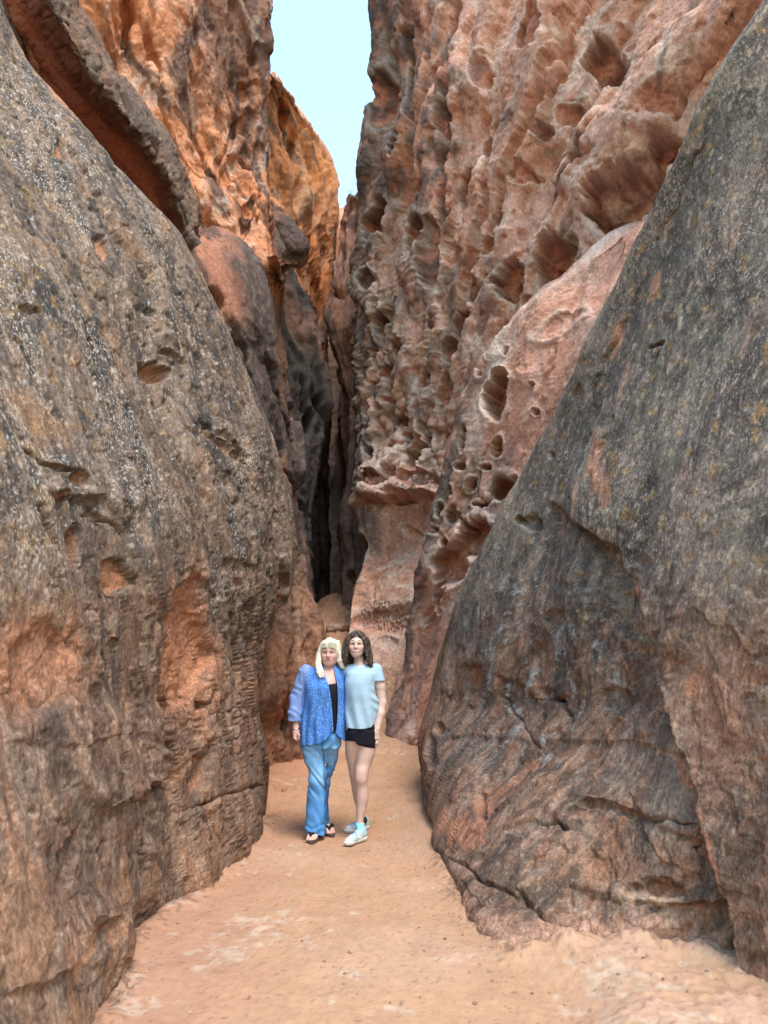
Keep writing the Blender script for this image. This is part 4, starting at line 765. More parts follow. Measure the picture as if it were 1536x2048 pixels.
tag(ground, 'trodden orange sand floor of the canyon with pale crusted patches', kind='structure')
# ================================================================== the two people
class Field:
    """signed-distance volume, grown by smooth unions and turned into one continuous surface"""
    def __init__(s, lo, hi, h):
        s.lo = np.array(lo, np.float32); s.h = h; s.n = np.ceil((np.array(hi) - s.lo) / h).astype(int) + 1
        s.ax = [(s.lo[k] + h * np.arange(s.n[k])).astype(np.float32) for k in range(3)]
        s.d = np.full(s.n, 0.2, np.float32)
    def sub(s, lo, hi):
        i0 = np.clip(np.floor((np.array(lo) - s.lo) / s.h).astype(int), 0, s.n); i1 = np.clip(np.ceil((np.array(hi) - s.lo) / s.h).astype(int) + 1, 0, s.n)
        sl = tuple(slice(a, b) for a, b in zip(i0, i1))
        return sl, s.ax[0][sl[0]][:, None, None], s.ax[1][sl[1]][None, :, None], s.ax[2][sl[2]][None, None, :]
    def join(s, sl, d, k):
        a = s.d[sl]
        if a.size == 0: return
        if k <= 0: s.d[sl] = np.minimum(a, d); return
        h = np.clip(.5 + .5 * (a - d) / k, 0, 1); s.d[sl] = a + (d - a) * h - k * h * (1 - h)
    def rc(s, a, b, ra, rb, k=.02):
        a = np.array(a, np.float32); b = np.array(b, np.float32); m = max(ra, rb) + k + .03
        sl, x, y, z = s.sub(np.minimum(a, b) - m, np.maximum(a, b) + m)
        ba = b - a; L = float(ba @ ba) + 1e-9
        t = np.clip(((x - a[0]) * ba[0] + (y - a[1]) * ba[1] + (z - a[2]) * ba[2]) / L, 0, 1)
        d = np.sqrt((x - a[0] - t * ba[0]) ** 2 + (y - a[1] - t * ba[1]) ** 2 + (z - a[2] - t * ba[2]) ** 2) - (ra + (rb - ra) * t)
        s.join(sl, d, k)
    def chain(s, pts, rad, k=.015):
        for i in range(len(pts) - 1): s.rc(pts[i], pts[i + 1], rad[i], rad[i + 1], k)
    def ell(s, c, r, k=.02, cut=False, rz=0.0):
        c = np.array(c, np.float32); m = max(r) + k + .03
        sl, x, y, z = s.sub(c - m, c + m)
        x = x - c[0]; y = y - c[1]; z = z - c[2]
        if rz: x, y = x * math.cos(rz) + y * math.sin(rz), -x * math.sin(rz) + y * math.cos(rz)
        k0 = np.sqrt((x / r[0]) ** 2 + (y / r[1]) ** 2 + (z / r[2]) ** 2); k1 = np.sqrt((x / r[0] ** 2) ** 2 + (y / r[1] ** 2) ** 2 + (z / r[2] ** 2) ** 2) + 1e-6
        d = k0 * (k0 - 1) / k1
        if cut:
            a = s.d[sl]; h = np.clip(.5 - .5 * (a + d) / k, 0, 1); s.d[sl] = a + (-d - a) * h + k * h * (1 - h)
        else: s.join(sl, d, k)
    def loft(s, sec, k=.02, round_=.02, pw=2.0):
        """sec: rows (z, cx, cy, rx, ry) from top to bottom or the reverse"""
        A = np.array(sorted(sec), np.float32); m = k + .04
        lo = [(A[:, 1] - A[:, 3]).min() - m, (A[:, 2] - A[:, 4]).min() - m, A[0, 0] - m]; hi = [(A[:, 1] + A[:, 3]).max() + m, (A[:, 2] + A[:, 4]).max() + m, A[-1, 0] + m]
        sl, x, y, z = s.sub(lo, hi); zc = np.clip(z, A[0, 0], A[-1, 0]).ravel()
        t = np.interp(zc, A[:, 0], np.arange(len(A))); I = pchip(A, t).astype(np.float32)
        cx, cy, rx, ry = (I[:, j][None, None, :] for j in (1, 2, 3, 4))
        q = (np.abs((x - cx) / rx) ** pw + np.abs((y - cy) / ry) ** pw) ** (1 / pw)
        d = (q - 1) * np.minimum(rx, ry); dz = np.maximum(A[0, 0] - z, z - A[-1, 0])
        d = np.maximum(d, dz) + np.minimum(round_, 0); s.join(sl, d, k)
    def grid(s):
        return s.ax[0][:, None, None], s.ax[1][None, :, None], s.ax[2][None, None, :]
    def mesh(s):
        d = s.d; ins = d < 0
        n = np.zeros(np.array(d.shape) - 1, np.int8)
        for a in (0, 1):
            for b in (0, 1):
                for c in (0, 1): n += ins[a:d.shape[0] - 1 + a, b:d.shape[1] - 1 + b, c:d.shape[2] - 1 + c]
        act = (n > 0) & (n < 8); I = np.argwhere(act); idx = np.full(act.shape, -1, np.int32); idx[act] = np.arange(len(I))
        corners = [(a, b, c) for a in (0, 1) for b in (0, 1) for c in (0, 1)]
        val = {cn: d[I[:, 0] + cn[0], I[:, 1] + cn[1], I[:, 2] + cn[2]] for cn in corners}
        acc = np.zeros((len(I), 3), np.float32); cnt = np.zeros(len(I), np.float32)
        for cn in corners:
            for ax in range(3):
                if cn[ax]: continue
                c2 = list(cn); c2[ax] = 1; c2 = tuple(c2); a, b = val[cn], val[c2]; m = (a < 0) != (b < 0)
                t = np.where(m, a / np.where(m, a - b, 1), 0)
                p = np.tile(np.array(cn, np.float32), (len(I), 1)); p[:, ax] = t
                acc += p * m[:, None]; cnt += m
        V = s.lo + s.h * (I + acc / np.maximum(cnt, 1)[:, None])
        Fs = []
        for ax in range(3):
            o1, o2 = [(1, 2), (2, 0), (0, 1)][ax]
            sa = [slice(None)] * 3; sb = [slice(None)] * 3; sa[ax] = slice(0, -1); sb[ax] = slice(1, None)
            A_, B_ = ins[tuple(sa)], ins[tuple(sb)]; E = np.argwhere(A_ != B_)
            E = E[(E[:, o1] > 0) & (E[:, o2] > 0) & (E[:, o1] < act.shape[o1]) & (E[:, o2] < act.shape[o2])]
            up = A_[E[:, 0], E[:, 1], E[:, 2]]
            def at_(i, j):
                q = E.copy(); q[:, o1] -= i; q[:, o2] -= j; return idx[q[:, 0], q[:, 1], q[:, 2]]
            Q = np.stack([at_(1, 1), at_(0, 1), at_(0, 0), at_(1, 0)], 1)
            Q[~up] = Q[~up][:, ::-1]; Fs.append(Q)
        F = np.concatenate(Fs); F = F[(F >= 0).all(1)]
        return V, F

def simple_material(name, rough=.8, sss=0.0, noise_scale=0, amt=.1, bump=0.0, spec=.3, stretch=None):
    m = bpy.data.materials.new(name); m.use_nodes = True; nt = m.node_tree; L = nt.links; b = nt.nodes['Principled BSDF']
    b.inputs['Roughness'].default_value = rough; b.inputs['Specular IOR Level'].default_value = spec
    at = nd(nt, 'ShaderNodeAttribute', attribute_name='col')
    if sss:
        b.inputs['Subsurface Weight'].default_value = sss; b.inputs['Subsurface Radius'].default_value = (.012, .005, .003); b.inputs['Subsurface Scale'].default_value = 0.3
    if noise_scale:
        tc = nd(nt, 'ShaderNodeTexCoord'); mp = nd(nt, 'ShaderNodeMapping'); mp.inputs['Scale'].default_value = stretch or (1, 1, 1)
        L.new(tc.outputs['Object'], mp.inputs[0])
        n = nd(nt, 'ShaderNodeTexNoise'); n.inputs['Scale'].default_value = noise_scale; n.inputs['Detail'].default_value = 4; L.new(mp.outputs[0], n.inputs[0])
        mr = nd(nt, 'ShaderNodeMapRange'); mr.inputs[1].default_value = .3; mr.inputs[2].default_value = .7; mr.inputs[3].default_value = 1 - amt; mr.inputs[4].default_value = 1 + amt; L.new(n.outputs[0], mr.inputs[0])
        mx = nd(nt, 'ShaderNodeVectorMath', operation='SCALE'); L.new(at.outputs['Color'], mx.inputs[0]); L.new(mr.outputs[0], mx.inputs['Scale']); L.new(mx.outputs[0], b.inputs['Base Color'])
        if bump:
            bp = nd(nt, 'ShaderNodeBump'); bp.inputs['Strength'].default_value = bump; bp.inputs['Distance'].default_value = .004; L.new(n.outputs[0], bp.inputs['Height']); L.new(bp.outputs[0], b.inputs['Normal'])
    else: L.new(at.outputs['Color'], b.inputs['Base Color'])
    return m
M_skin = simple_material('skin', .55, .12, 60, .05, .05, .35)
M_cloth = simple_material('woven_cloth', .9, 0, 260, .14, .25, .15)
M_denim = simple_material('denim', .9, 0, 320, .16, .25, .15)
M_hair = simple_material('hair', .5, 0, 90, .28, .6, .4, (1, 1, .12))
M_gloss = simple_material('moulded_rubber', .5, 0, 90, .08, .1, .4)
M_metal = simple_material('silver_metal', .25, 0, 0); M_metal.node_tree.nodes['Principled BSDF'].inputs['Metallic'].default_value = 1.0
M_eye = simple_material('eye', .15, 0, 0, spec=.5)

ZK = 4.0967
class Body:
    """places joints from the photograph at the person's distance"""
    def __init__(s, Y): s.Y = Y
    def L(s, zx, zy, yo=0.0):
        return unproj(np.float64(540 + zx / ZK), np.float64(1230 + zy / ZK), s.Y + yo)
    def m(s, zy):
        a = s.L(0, zy); b = s.L(1, zy); return float(b[0] - a[0])
    def sec(s, rows):
        out = []
        for r in rows:
            zy, cx, rx, ry = r[:4]; yo = r[4] if len(r) > 4 else 0.0
            p = s.L(cx, zy, yo); k = s.m(zy); out.append((p[2], p[0], p[1], rx * k, ry * k))
        return out
def part(name, fld, mat, root, colfn, label=None):
    V, F = fld.mesh(); col = colfn(V.astype(np.float32))
    o = mesh_obj(name, V - np.array(root.location), F, mat, root, np.clip(col, 0, 1))
    if label: o['label'] = label
    return o
def tube_part(name, pts, rad, mat, root, rgb, closed=False, sides=6, parent=None):
    pts = np.array(pts, float); n = len(pts); V = []; F = []
    rad = np.broadcast_to(rad, n)
    for i in range(n):
        t = pts[(i + 1) % n if closed else min(i + 1, n - 1)] - pts[i - 1 if (closed or i) else 0]; t = t / (np.linalg.norm(t) + 1e-9)
        u = np.cross(t, (0.3, .2, .93)); u /= np.linalg.norm(u) + 1e-9; v = np.cross(t, u)
        for k in range(sides):
            a = 2 * math.pi * k / sides; V.append(pts[i] + rad[i] * (u * math.cos(a) + v * math.sin(a)))
    for i in range(n if closed else n - 1):
        j = (i + 1) % n
        for k in range(sides): F.append((i * sides + k, i * sides + (k + 1) % sides, j * sides + (k + 1) % sides, j * sides + k))
    return mesh_obj(name, np.array(V) - np.array(root.location), np.array(F), mat, parent or root, np.tile(np.array(rgb, np.float32), (len(V), 1)))
def flat(rgb):
    return lambda V: np.tile(np.array(rgb, np.float32), (len(V), 1))
def person_root(label, loc):
    e = bpy.data.objects.new('person', None); C.objects.link(e); e.location = loc; e.empty_display_size = .2
    tag(e, label, 'person', 'two people standing on the path'); return e
def head_sdf(f, c, s, yaw=0.0, full=1.0):
    """c: head centre, s: half face height; adds skull, jaw, nose, brow, lips, ears"""
    cy, sy = math.cos(yaw), math.sin(yaw)
    def H(x, y, z): return (c[0] + s * (x * cy - y * sy), c[1] + s * (x * sy + y * cy), c[2] + s * z)
    f.ell(H(0, .12, .22), (s * .70, s * .86, s * .76), .02)
    f.ell(H(0, -.18, -.25), (s * .60 * full, s * .60, s * .70), .03)
    f.ell(H(0, -.42, -.74), (s * .30 * full, s * .28, s * .22), .035)
    f.rc(H(-.40 * full, -.05, -.50), H(-.12, -.42, -.80), s * .16, s * .14, .03); f.rc(H(.40 * full, -.05, -.50), H(.12, -.42, -.80), s * .16, s * .14, .03)
    for k in (-1, 1):
        f.ell(H(.30 * k, -.50, -.22), (s * .22 * full, s * .18, s * .20), .03)       # cheek
        f.ell(H(.25 * k, -.79, .05), (s * .17, s * .12, s * .10), .03, cut=True)      # eye socket
        f.ell(H(.25 * k, -.60, .04), (s * .13, s * .12, s * .11), .012)               # eyelid
        f.rc(H(.08 * k, -.72, .20), H(.40 * k, -.60, .20), s * .06, s * .05, .03)     # brow
        f.ell(H(.69 * k, .06, -.05), (s * .07, s * .15, s * .22), .012)               # ear
        f.ell(H(.07 * k, -.80, -.27), (s * .06, s * .07, s * .05), .012)             # nostril
    f.rc(H(0, -.72, .10), H(0, -.90, -.23), s * .05, s * .08, .02)
    f.ell(H(0, -.70, -.47), (s * .25, s * .09, s * .042), .014); f.ell(H(0, -.69, -.56), (s * .21, s * .09, s * .045), .014)
    return H
def face_colour(V, col, c, s, yaw, lips, brow, smile, cheek):
    cy, sy = math.cos(yaw), math.sin(yaw); q = (V - np.array(c)) / s
    x = q[:, 0] * cy + q[:, 1] * sy; y = -q[:, 0] * sy + q[:, 1] * cy; z = q[:, 2]
    fr = y < -.35
    for k in (-1, 1):
        col = mix(col, cheek, sm(.30, .05, np.hypot(x - .34 * k, z + .25)) * fr * .5)
        bx = (x - .27 * k) * k; bz = z - (.25 + .05 * np.cos(bx * 6)); col = mix(col, brow, sm(1.0, .5, np.hypot(bx / .21, bz / .05)) * fr * .95)
        # socket shade put into the skin colour, then white, iris and lid line
        ex, ez = x - .25 * k, z - .05
        col = mix(col, (.16, .085, .075), sm(1.0, .5, np.hypot(ex / .20, (ez - .01) / .11)) * fr * .9)
        col = mix(col, (.62, .56, .54), sm(1.0, .75, np.hypot(ex / .125, ez / .05)) * fr)
        col = mix(col, (.05, .07, .09), sm(1.0, .6, np.hypot(ex / .075, ez / .065)) * (np.abs(ez) < .06) * fr)
        col = mix(col, (.06, .035, .03), sm(1.0, .4, np.hypot(ex / .15, (ez - .055 + ex * ex * 2) / .022)) * fr * .9)
        col = mix(col, (.25, .10, .08), sm(1.0, .3, np.hypot((x - .07 * k) / .05, (z + .33) / .03)) * fr * .7)
    mz = z + .50 - smile * x * x * 1.2; half = .25 + .09 * smile
    col = mix(col, lips, sm(1.0, .7, np.hypot(x / half, mz / (.085 + .04 * smile))) * fr * .9)
    if smile: col = mix(col, (.78, .74, .70), sm(1.0, .75, np.hypot(x / (half * .82), (mz + .005) / .058)) * fr)
    else: col = mix(col, (.22, .07, .06), sm(1.0, .4, np.hypot(x / half, mz / .018)) * fr * .8)
    return col
def strands(o, paths, root, seed, jit=.009, per=7, r=.0013):
    """adds fine hairs along the locks to a hair part (same mesh)"""
    rg = random.Random(seed); V = []; F = []; base_n = len(o.data.vertices)
    for pts in paths:
        P_ = np.array(pts, float); t = np.linspace(0, len(P_) - 1, 9); C_ = pchip(P_, t)
        for _ in range(per):
            off = np.array([rg.gauss(0, jit) for _ in range(3)]); ph = rg.uniform(0, 6.28); n0 = len(V)
            for i in range(9):
                k = i / 8; c = C_[i] + off * (.35 + .9 * k) + np.array([math.cos(ph + k * 5), math.sin(ph + k * 5), 0]) * .003 * k
                rr = r * (1 - .6 * k)
                for a in (0, 2.1, 4.2): V.append(c + rr * np.array([math.cos(a), math.sin(a), 0]))
            for i in range(8):
                for a in range(3): F.append((n0 + i * 3 + a, n0 + i * 3 + (a + 1) % 3, n0 + i * 3 + 3 + (a + 1) % 3, n0 + i * 3 + 3 + a))
    me = o.data; n = len(me.vertices); co = np.empty(n * 3, np.float32); me.vertices.foreach_get('co', co)
    fc = np.empty(len(me.polygons) * 4, np.int32); me.polygons.foreach_get('vertices', fc)
    cl = np.empty(n * 4, np.float32); me.color_attributes['col'].data.foreach_get('color', cl); cl = cl.reshape(-1, 4)[:, :3]
    nv = np.array(V) - np.array(root.location); pick = np.array([rg.randrange(n) for _ in range(len(nv) // 27)]).repeat(27)
    o2 = mesh_obj('hair_tmp', np.concatenate([co.reshape(-1, 3), nv]), np.concatenate([fc.reshape(-1, 4), np.array(F) + n]), me.materials[0], None, np.concatenate([cl, cl[pick]]))
    nm = o2.data; o.data = nm; bpy.data.objects.remove(o2); bpy.data.meshes.remove(me); nm.name = 'hair'
def finger(f, pts, r0, r1):
    n = len(pts); f.chain([np.array(p) for p in pts], list(np.linspace(r0, r1, n)), .004)

# ------------------------------------------------------------------ person in the blue cardigan
A = Body(6.32)
rootA = person_root('person with long blonde hair in a blue speckled open cardigan and flared jeans', tuple(np.array([A.L(375, 1800)[0], 6.32, 0.0])))
skinA = np.array((0.55, 0.34, 0.28), np.float32)
headA, sA, yawA = A.L(492, 308, -.01), .112, -.10
def build_A():
    L = A.L; lo = L(120, 1900); hi = L(860, 150)
    f = Field((lo[0], 6.05, -.01), (hi[0], 6.78, hi[2]), .0045)
    head_sdf(f, headA, sA, yawA, 1.08)
    f.rc(L(492, 380, .03), L(490, 470, .03), .052, .058, .03)
    f.loft(A.sec([(425, 478, 70, 60, .03), (455, 455, 145, 78, .02), (540, 452, 150, 105), (640, 450, 150, 125, -.01), (800, 445, 145, 115), (950, 430, 150, 118), (1040, 425, 145, 118)]), .04)
    f.loft(A.sec([(960, 345, 74, 88), (1100, 352, 72, 80), (1200, 368, 64, 72), (1330, 389, 52, 62, -.02), (1460, 380, 52, 60, 0), (1600, 376, 42, 50, .02), (1740, 376, 34, 42, .03), (1800, 375, 34, 42, .03)]), .03)
    f.loft(A.sec([(960, 495, 66, 84), (1100, 498, 48, 72, .03), (1200, 502, 32, 58, .09), (1300, 474, 26, 50, .14), (1450, 448, 26, 46, .20), (1700, 442, 34, 42, .22), (1765, 440, 34, 42, .22)]), .03)
    # arm at her side
    sh, el, wr = L(305, 475, .02), L(222, 690, .03), L(213, 915, -.02)
    f.chain([sh, el, wr], [.062, .044, .026], .02)
    # arm round the other person's back
    f.chain([L(592, 480, .05), L(640, 650, .24), L(800, 720, .27)], [.060, .042, .028], .02); f.ell(L(850, 725, .27), (.05, .02, .035), .015)
    for k in range(4): finger(f, [L(862, 700 + 15 * k, .265), L(900, 700 + 15 * k, .255), L(925, 704 + 15 * k, .24)], .009, .007)
    finger(f, [L(845, 705, .26), L(862, 672, .255), L(885, 662, .25)], .010, .008)
    # hand: palm with fingers curled in towards the thigh
    f.rc(wr, L(216, 955, -.025), .025, .026, .015); f.rc(L(207, 950, -.03), L(206, 985, -.035), .022, .020, .012); f.rc(L(224, 950, -.02), L(228, 990, -.02), .022, .020, .012)
    for k, (x, yy) in enumerate(((200, 985), (211, 992), (222, 994), (233, 990))):
        o = -.040 + .010 * k
        finger(f, [L(x, yy, o), L(x + 4, yy + 24, o - .012), L(x + 16, yy + 36, o + .004), L(x + 22, yy + 24, o + .022)], .0105, .0085)
    finger(f, [L(226, 955, -.03), L(240, 985, -.055), L(236, 1012, -.055)], .011, .009)
    # feet
    for cx, zy, yo, yr in ((372, 1800, .02, .10), (442, 1770, .23, -.45)):
        h = L(cx, zy, yo); an = np.array([h[0], h[1] + .02, .085]); d = np.array([-math.sin(yr), -math.cos(yr), 0])
        f.rc((an[0], an[1], .12), (an[0], an[1], .07), .038, .038, .02); f.rc((an[0], an[1] + .015, .052), tuple(np.array([an[0], an[1], .050]) + d * .10), .034, .036, .02)
        ball = np.array([an[0], an[1], .045]) + d * .13; sd_ = np.array([-d[1], d[0], 0])
        f.rc(tuple(ball + sd_ * .024), tuple(ball - sd_ * .024), .021, .024, .015)
        for k, (off, ln, r) in enumerate(((-.036, .034, .012), (-.016, .046, .0105), (.0, .044, .0095), (.015, .038, .009), (.030, .028, .0085))):
            a_ = ball + sd_ * off * .95 + d * .012; f.rc(tuple(a_), tuple(a_ + d * ln + np.array([0, 0, -.010])), r, r * .95, .004)
    def col(V):
        c = np.tile(skinA, (len(V), 1)); n = fbm(V * 14, 3, 61); c = c * (1 + .06 * n)[:, None]
        hd = V[:, 2] > headA[2] - sA * 1.02
        cf = face_colour(V, c, headA, sA, yawA, (.42, .13, .12), (.28, .18, .11), 0, (.55, .25, .21)); return np.where(hd[:, None], cf, c)
    part('body', f, M_skin, rootA, col)
    # black camisole
    g = Field((L(230, 0)[0], 6.1, L(0, 980)[2]), (L(660, 0)[0], 6.55, L(0, 500)[2]), .005)
    g.loft(A.sec([(548, 500, 60, 40, -.06), (585, 470, 132, 118, -.01), (640, 450, 156, 134, -.01), (800, 445, 151, 124), (955, 435, 157, 130)]), .02)
    X, Yg, Z = g.grid(); z0 = L(520, 556)[2]
    neck = z0 - np.clip(np.abs(X - L(522, 560)[0]) * -.25, -1, 1) + .006 * np.sin(X * 260)
    g.d = np.maximum(g.d, Z - neck)
    part('camisole', g, M_cloth, rootA, flat((.012, .012, .016)))
    # jeans
    g = Field((L(225, 0)[0], 6.05, .012), (L(640, 0)[0], 6.72, L(0, 880)[2]), .0045)
    g.loft(A.sec([(900, 430, 152, 125), (1000, 425, 158, 128), (1075, 422, 150, 122)]), .03)
    g.loft(A.sec([(1000, 345, 92, 108), (1100, 354, 96, 102), (1200, 372, 84, 92), (1330, 390, 70, 80, -.02), (1400, 386, 72, 78, -.01), (1500, 380, 79, 84, 0), (1650, 376, 84, 92, .01), (1785, 375, 88, 100, .015)]), .03, pw=2.3)
    g.loft(A.sec([(1000, 500, 80, 105), (1100, 500, 66, 92, .03), (1200, 504, 46, 78, .09), (1300, 474, 36, 66, .14), (1450, 448, 36, 66, .20), (1600, 440, 42, 72, .23), (1770, 440, 50, 82, .24)]), .03, pw=2.3)
    X, Yg, Z = g.grid()
    kz = L(0, 1350)[2]; f1 = np.sin((Z - kz) * 70 + X * 75 + np.sin(X * 50 + Z * 30) * 1.4) * np.exp(-((Z - kz) / .10) ** 2) * .0058
    hz = L(0, 1740)[2]; f2 = np.sin((Z - hz) * 100 + np.sin(X * 40) * 2.2 + Yg * 30) * np.exp(-((Z - hz) / .04) ** 2) * .004
    cz = L(0, 1070)[2]; f3 = np.sin((Z - cz) * 80 - np.abs(X - L(440, 1070)[0]) * 60) * np.exp(-((Z - cz) / .06) ** 2) * .004
    f4 = np.sin(Z * 48 + X * 38 + np.sin(X * 33 + Yg * 21) * 2.0) * .0022 + np.sin(Z * 23 - X * 61 + Yg * 17) * .002
    g.d = np.maximum(g.d + f1 + f2 + f3 + f4, -(g.d + .009 + .5 * (Z > L(0, 1600)[2])))
    def colj(V):
        c = np.tile(np.array((.085, .255, .56), np.float32), (len(V), 1))
        n = fbm(V * np.array([9, 9, 5], np.float32), 4, 63); kx = L(385, 1330)[0]
        z1 = L(0, 1180)[2]
        c = mix(c, (.20, .42, .70), sm(.0, .8, np.exp(-((V[:, 2] - z1) / .14) ** 2) + .25 * n) * (V[:, 1] < 6.34) * .85)
        wh = sm(.2, .7, np.sin((V[:, 2] - kz) * 70 + V[:, 0] * 75 + np.sin(V[:, 0] * 50 + V[:, 2] * 30) * 1.4)) * np.exp(-((V[:, 2] - kz) / .11) ** 2); c = mix(c, (.38, .60, .80), wh * .45)
        hem = np.abs(V[:, 2] - (V[:, 2].min() + .035)) < .003; c = mix(c, (.25, .44, .66), hem * .5)
        seam = np.exp(-((V[:, 2] - L(0, 1118)[2]) / .003) ** 2); c = mix(c, (.45, .65, .85), seam * .3)
        sx = np.abs(V[:, 0] - np.interp(V[:, 2], [L(0, 1780)[2], L(0, 1330)[2], L(0, 1060)[2]], [L(455, 1780)[0], L(452, 1330)[0], L(440, 1060)[0]])); c = mix(c, (.04, .12, .30), sm(.010, .003, sx) * .7)  # dark line between the legs: seam plus shade put into the denim colour
        return c * (1 + .16 * n)[:, None]
    part('jeans', g, M_denim, rootA, colj)
    # cardigan
    g = Field((L(135, 0)[0], 6.05, L(0, 1085)[2]), (L(810, 0)[0], 6.70, L(0, 395)[2]), .0045)
    g.loft(A.sec([(408, 482, 78, 70, .035), (430, 465, 120, 84, .03), (455, 448, 158, 96, .02), (520, 450, 166, 122, .01), (600, 452, 166, 148, -.005), (750, 446, 176, 150), (900, 444, 188, 156), (1000, 444, 196, 160), (1070, 444, 200, 162)]), .035)
    g.chain([L(300, 474, .02), L(222, 690, .03), L(206, 800, .0), L(203, 862, -.01)], [.074, .066, .058, .056], .025)
    g.chain([L(592, 480, .05), L(640, 650, .24), L(760, 705, .27)], [.072, .058, .05], .025)
    X, Yg, Z = g.grid(); zt = lambda zy: L(0, zy)[2]
    zz = Z.ravel(); ys = np.array([400, 440, 500, 560, 640, 700, 800, 870, 930, 960])
    zl = np.array([zt(v) for v in ys])[::-1]
    xl = np.array([L(v, y_)[0] for v, y_ in zip((452, 446, 462, 490, 506, 514, 522, 526, 530, 536), ys)])[::-1]; xr = np.array([L(v, y_)[0] for v, y_ in zip((520, 530, 544, 558, 562, 562, 560, 556, 550, 540), ys)])[::-1]
    XL = np.interp(zz, zl, xl)[None, None, :]; XR = np.interp(zz, zl, xr)[None, None, :]
    body_like = X > L(262, 700)[0]
    # soft vertical folds, stronger near the open fronts and the hem
    fold = np.sin(X * 95 + np.sin(Z * 9) * 1.3) * .006 * np.clip((zt(520) - Z) / .4, 0, 1) + np.sin(X * 47 + Z * 13) * .004
    arm_f = np.sin(Z * 60 + X * 70 + np.sin(Z * 31 + Yg * 25) * 2.2) * .0028
    gd = g.d + np.where(body_like, fold, arm_f)
    lap = np.exp(-((X - XL) / .018) ** 2) + np.exp(-((X - XR) / .018) ** 2)
    gd = gd - lap * .008 * (Yg < 6.3)
    gd = np.maximum(gd, -(gd + .010))
    op = np.minimum(np.minimum(X - XL, XR - X), 6.33 - Yg); gd = np.maximum(gd, op)
    hx = np.array([L(v, 1000)[0] for v in (140, 250, 330, 420, 480, 522, 536, 560, 600, 645, 800)]); hz_ = np.array([zt(v) for v in (1056, 1056, 1052, 1032, 992, 942, 938, 968, 1012, 1048, 1050)])
    HZ = np.interp(X.ravel(), hx, hz_)[:, None, None]; HZ = np.where(Yg < 6.36, HZ, zt(1030)); gd = np.maximum(gd, np.where(body_like, HZ - Z, -1))
    cuff = zt(864); gd = np.maximum(gd, np.where(X < L(255, 800)[0], cuff - Z, -1)); g.d = gd.astype(np.float32)
    def colc(V):
        c = np.tile(np.array((.055, .175, .50), np.float32), (len(V), 1)); n = fbm(V * 10, 3, 65); c *= (1 + .15 * n)[:, None]
        edge = L(296, 600)[0]; sl = sm(edge + .03, edge - .03, V[:, 0] - .35 * (V[:, 2] - zt(600)) * .5) 
        c = mix(c, (.20, .27, .52), sl * .8)
        f1, _, r_ = worley(V * 85, 71); c = mix(c, (.40, .56, .80), sm(.42, .25, f1) * (r_ > .3) * (1 - .35 * sl) * .65)
        return c
    part('cardigan', g, M_cloth, rootA, colc, 'sheer blue cardigan with fine white specks and a draped front hem')
    # hair
    g = Field((headA[0] - .17, 6.15, zt(520)), (headA[0] + .16, 6.50, headA[2] + .17), .0035)
    def H(x, y, z):
        cy, sy = math.cos(yawA), math.sin(yawA); return np.array((headA[0] + sA * (x * cy - y * sy), headA[1] + sA * (x * sy + y * cy), headA[2] + sA * z))
    g.ell(H(0, .20, .30), (sA * .82, sA * .93, sA * .84), .02)
    rg = random.Random(4); paths = []; _ch = g.chain
    def chain_(p, r, k): paths.append(p); _ch(p, r, k)
    g.chain = chain_
    for k in range(95):                                   # curtains at both sides and the back
        a = rg.uniform(-.15, math.pi + .15); side = math.cos(a); bk = math.sin(a); rr = rg.uniform(.9, 1.06)
        top = H(.55 * side, .25 + .35 * bk, .85); mid = H(.84 * side * rr, .15 + .75 * bk * rr, .0); low = H(.92 * side * rr + .05 * rg.uniform(-1, 1), .05 + .75 * bk * rr, -.75)
        left = side < -.2; endz = -1.55 + rg.uniform(-.12, .18) if left else -1.10 + rg.uniform(-.15, .2)
        end = H(side * (.72 if left else 1.12) + .10 * rg.uniform(-1, 1), -.12 + .6 * bk, endz)
        g.chain([top, mid, low, end], [.012, .011, .009, .003], .006)
    for x0, x1 in ((-.80, -.62), (-.74, -.44), (-.86, -.70)):  # long front lock over the shoulder
        g.chain([H(-.55, -.35, .7), H(x0, -.30, -.1), H(x0 - .02, -.52, -.85), H(x1, -.95, -1.45), H(x1 + .15, -1.12, -1.80)], [.014, .018, .020, .018, .007], .008)
    for x0 in (.72, .80, .9): g.chain([H(.5, -.4, .7), H(.74, -.30, 0), H(x0, -.28, -.6), H(x0 + .25, -.25, -1.12)], [.014, .016, .014, .006], .008)
    for k in range(27):                                    # fringe
        t = -1 + 2 * k / 26; g.chain([H(.10 * t, -.30, 1.08), H(.42 * t, -.74, .74), H(.58 * t, -.82 + .16 * t * t, .44 - .10 * abs(t) + rg.uniform(-.05, .05))], [.009, .008, .002], .005)
    X, Yg, Z = g.grid(); g.d = (g.d + .0010 * np.sin(X * 520 + np.sin(Z * 20) * 2) + .001 * np.sin(Yg * 480 + Z * 14)).astype(np.float32)
    def colh(V):
        c = np.tile(np.array((.61, .545, .42), np.float32), (len(V), 1)); n = fbm(V * np.array([90, 90, 8], np.float32), 3, 73); c = mix(c, (.74, .70, .60), sm(-.2, .5, n)); c = mix(c, (.46, .38, .26), sm(.2, .7, -n) * .5); return c
    strands(part('hair', g, M_hair, rootA, colh, 'long straight blonde hair with a fringe'), paths, rootA, 5)
    # bracelet
    w_ = L(212, 928, -.02); tube_part('bracelet', [(w_[0] + .031 * math.cos(a), w_[1] + .031 * math.sin(a), w_[2] + .006 * math.cos(a)) for a in np.linspace(0, 2 * math.pi, 20)[:-1]], .0042, M_metal, rootA, (.75, .75, .76), True)
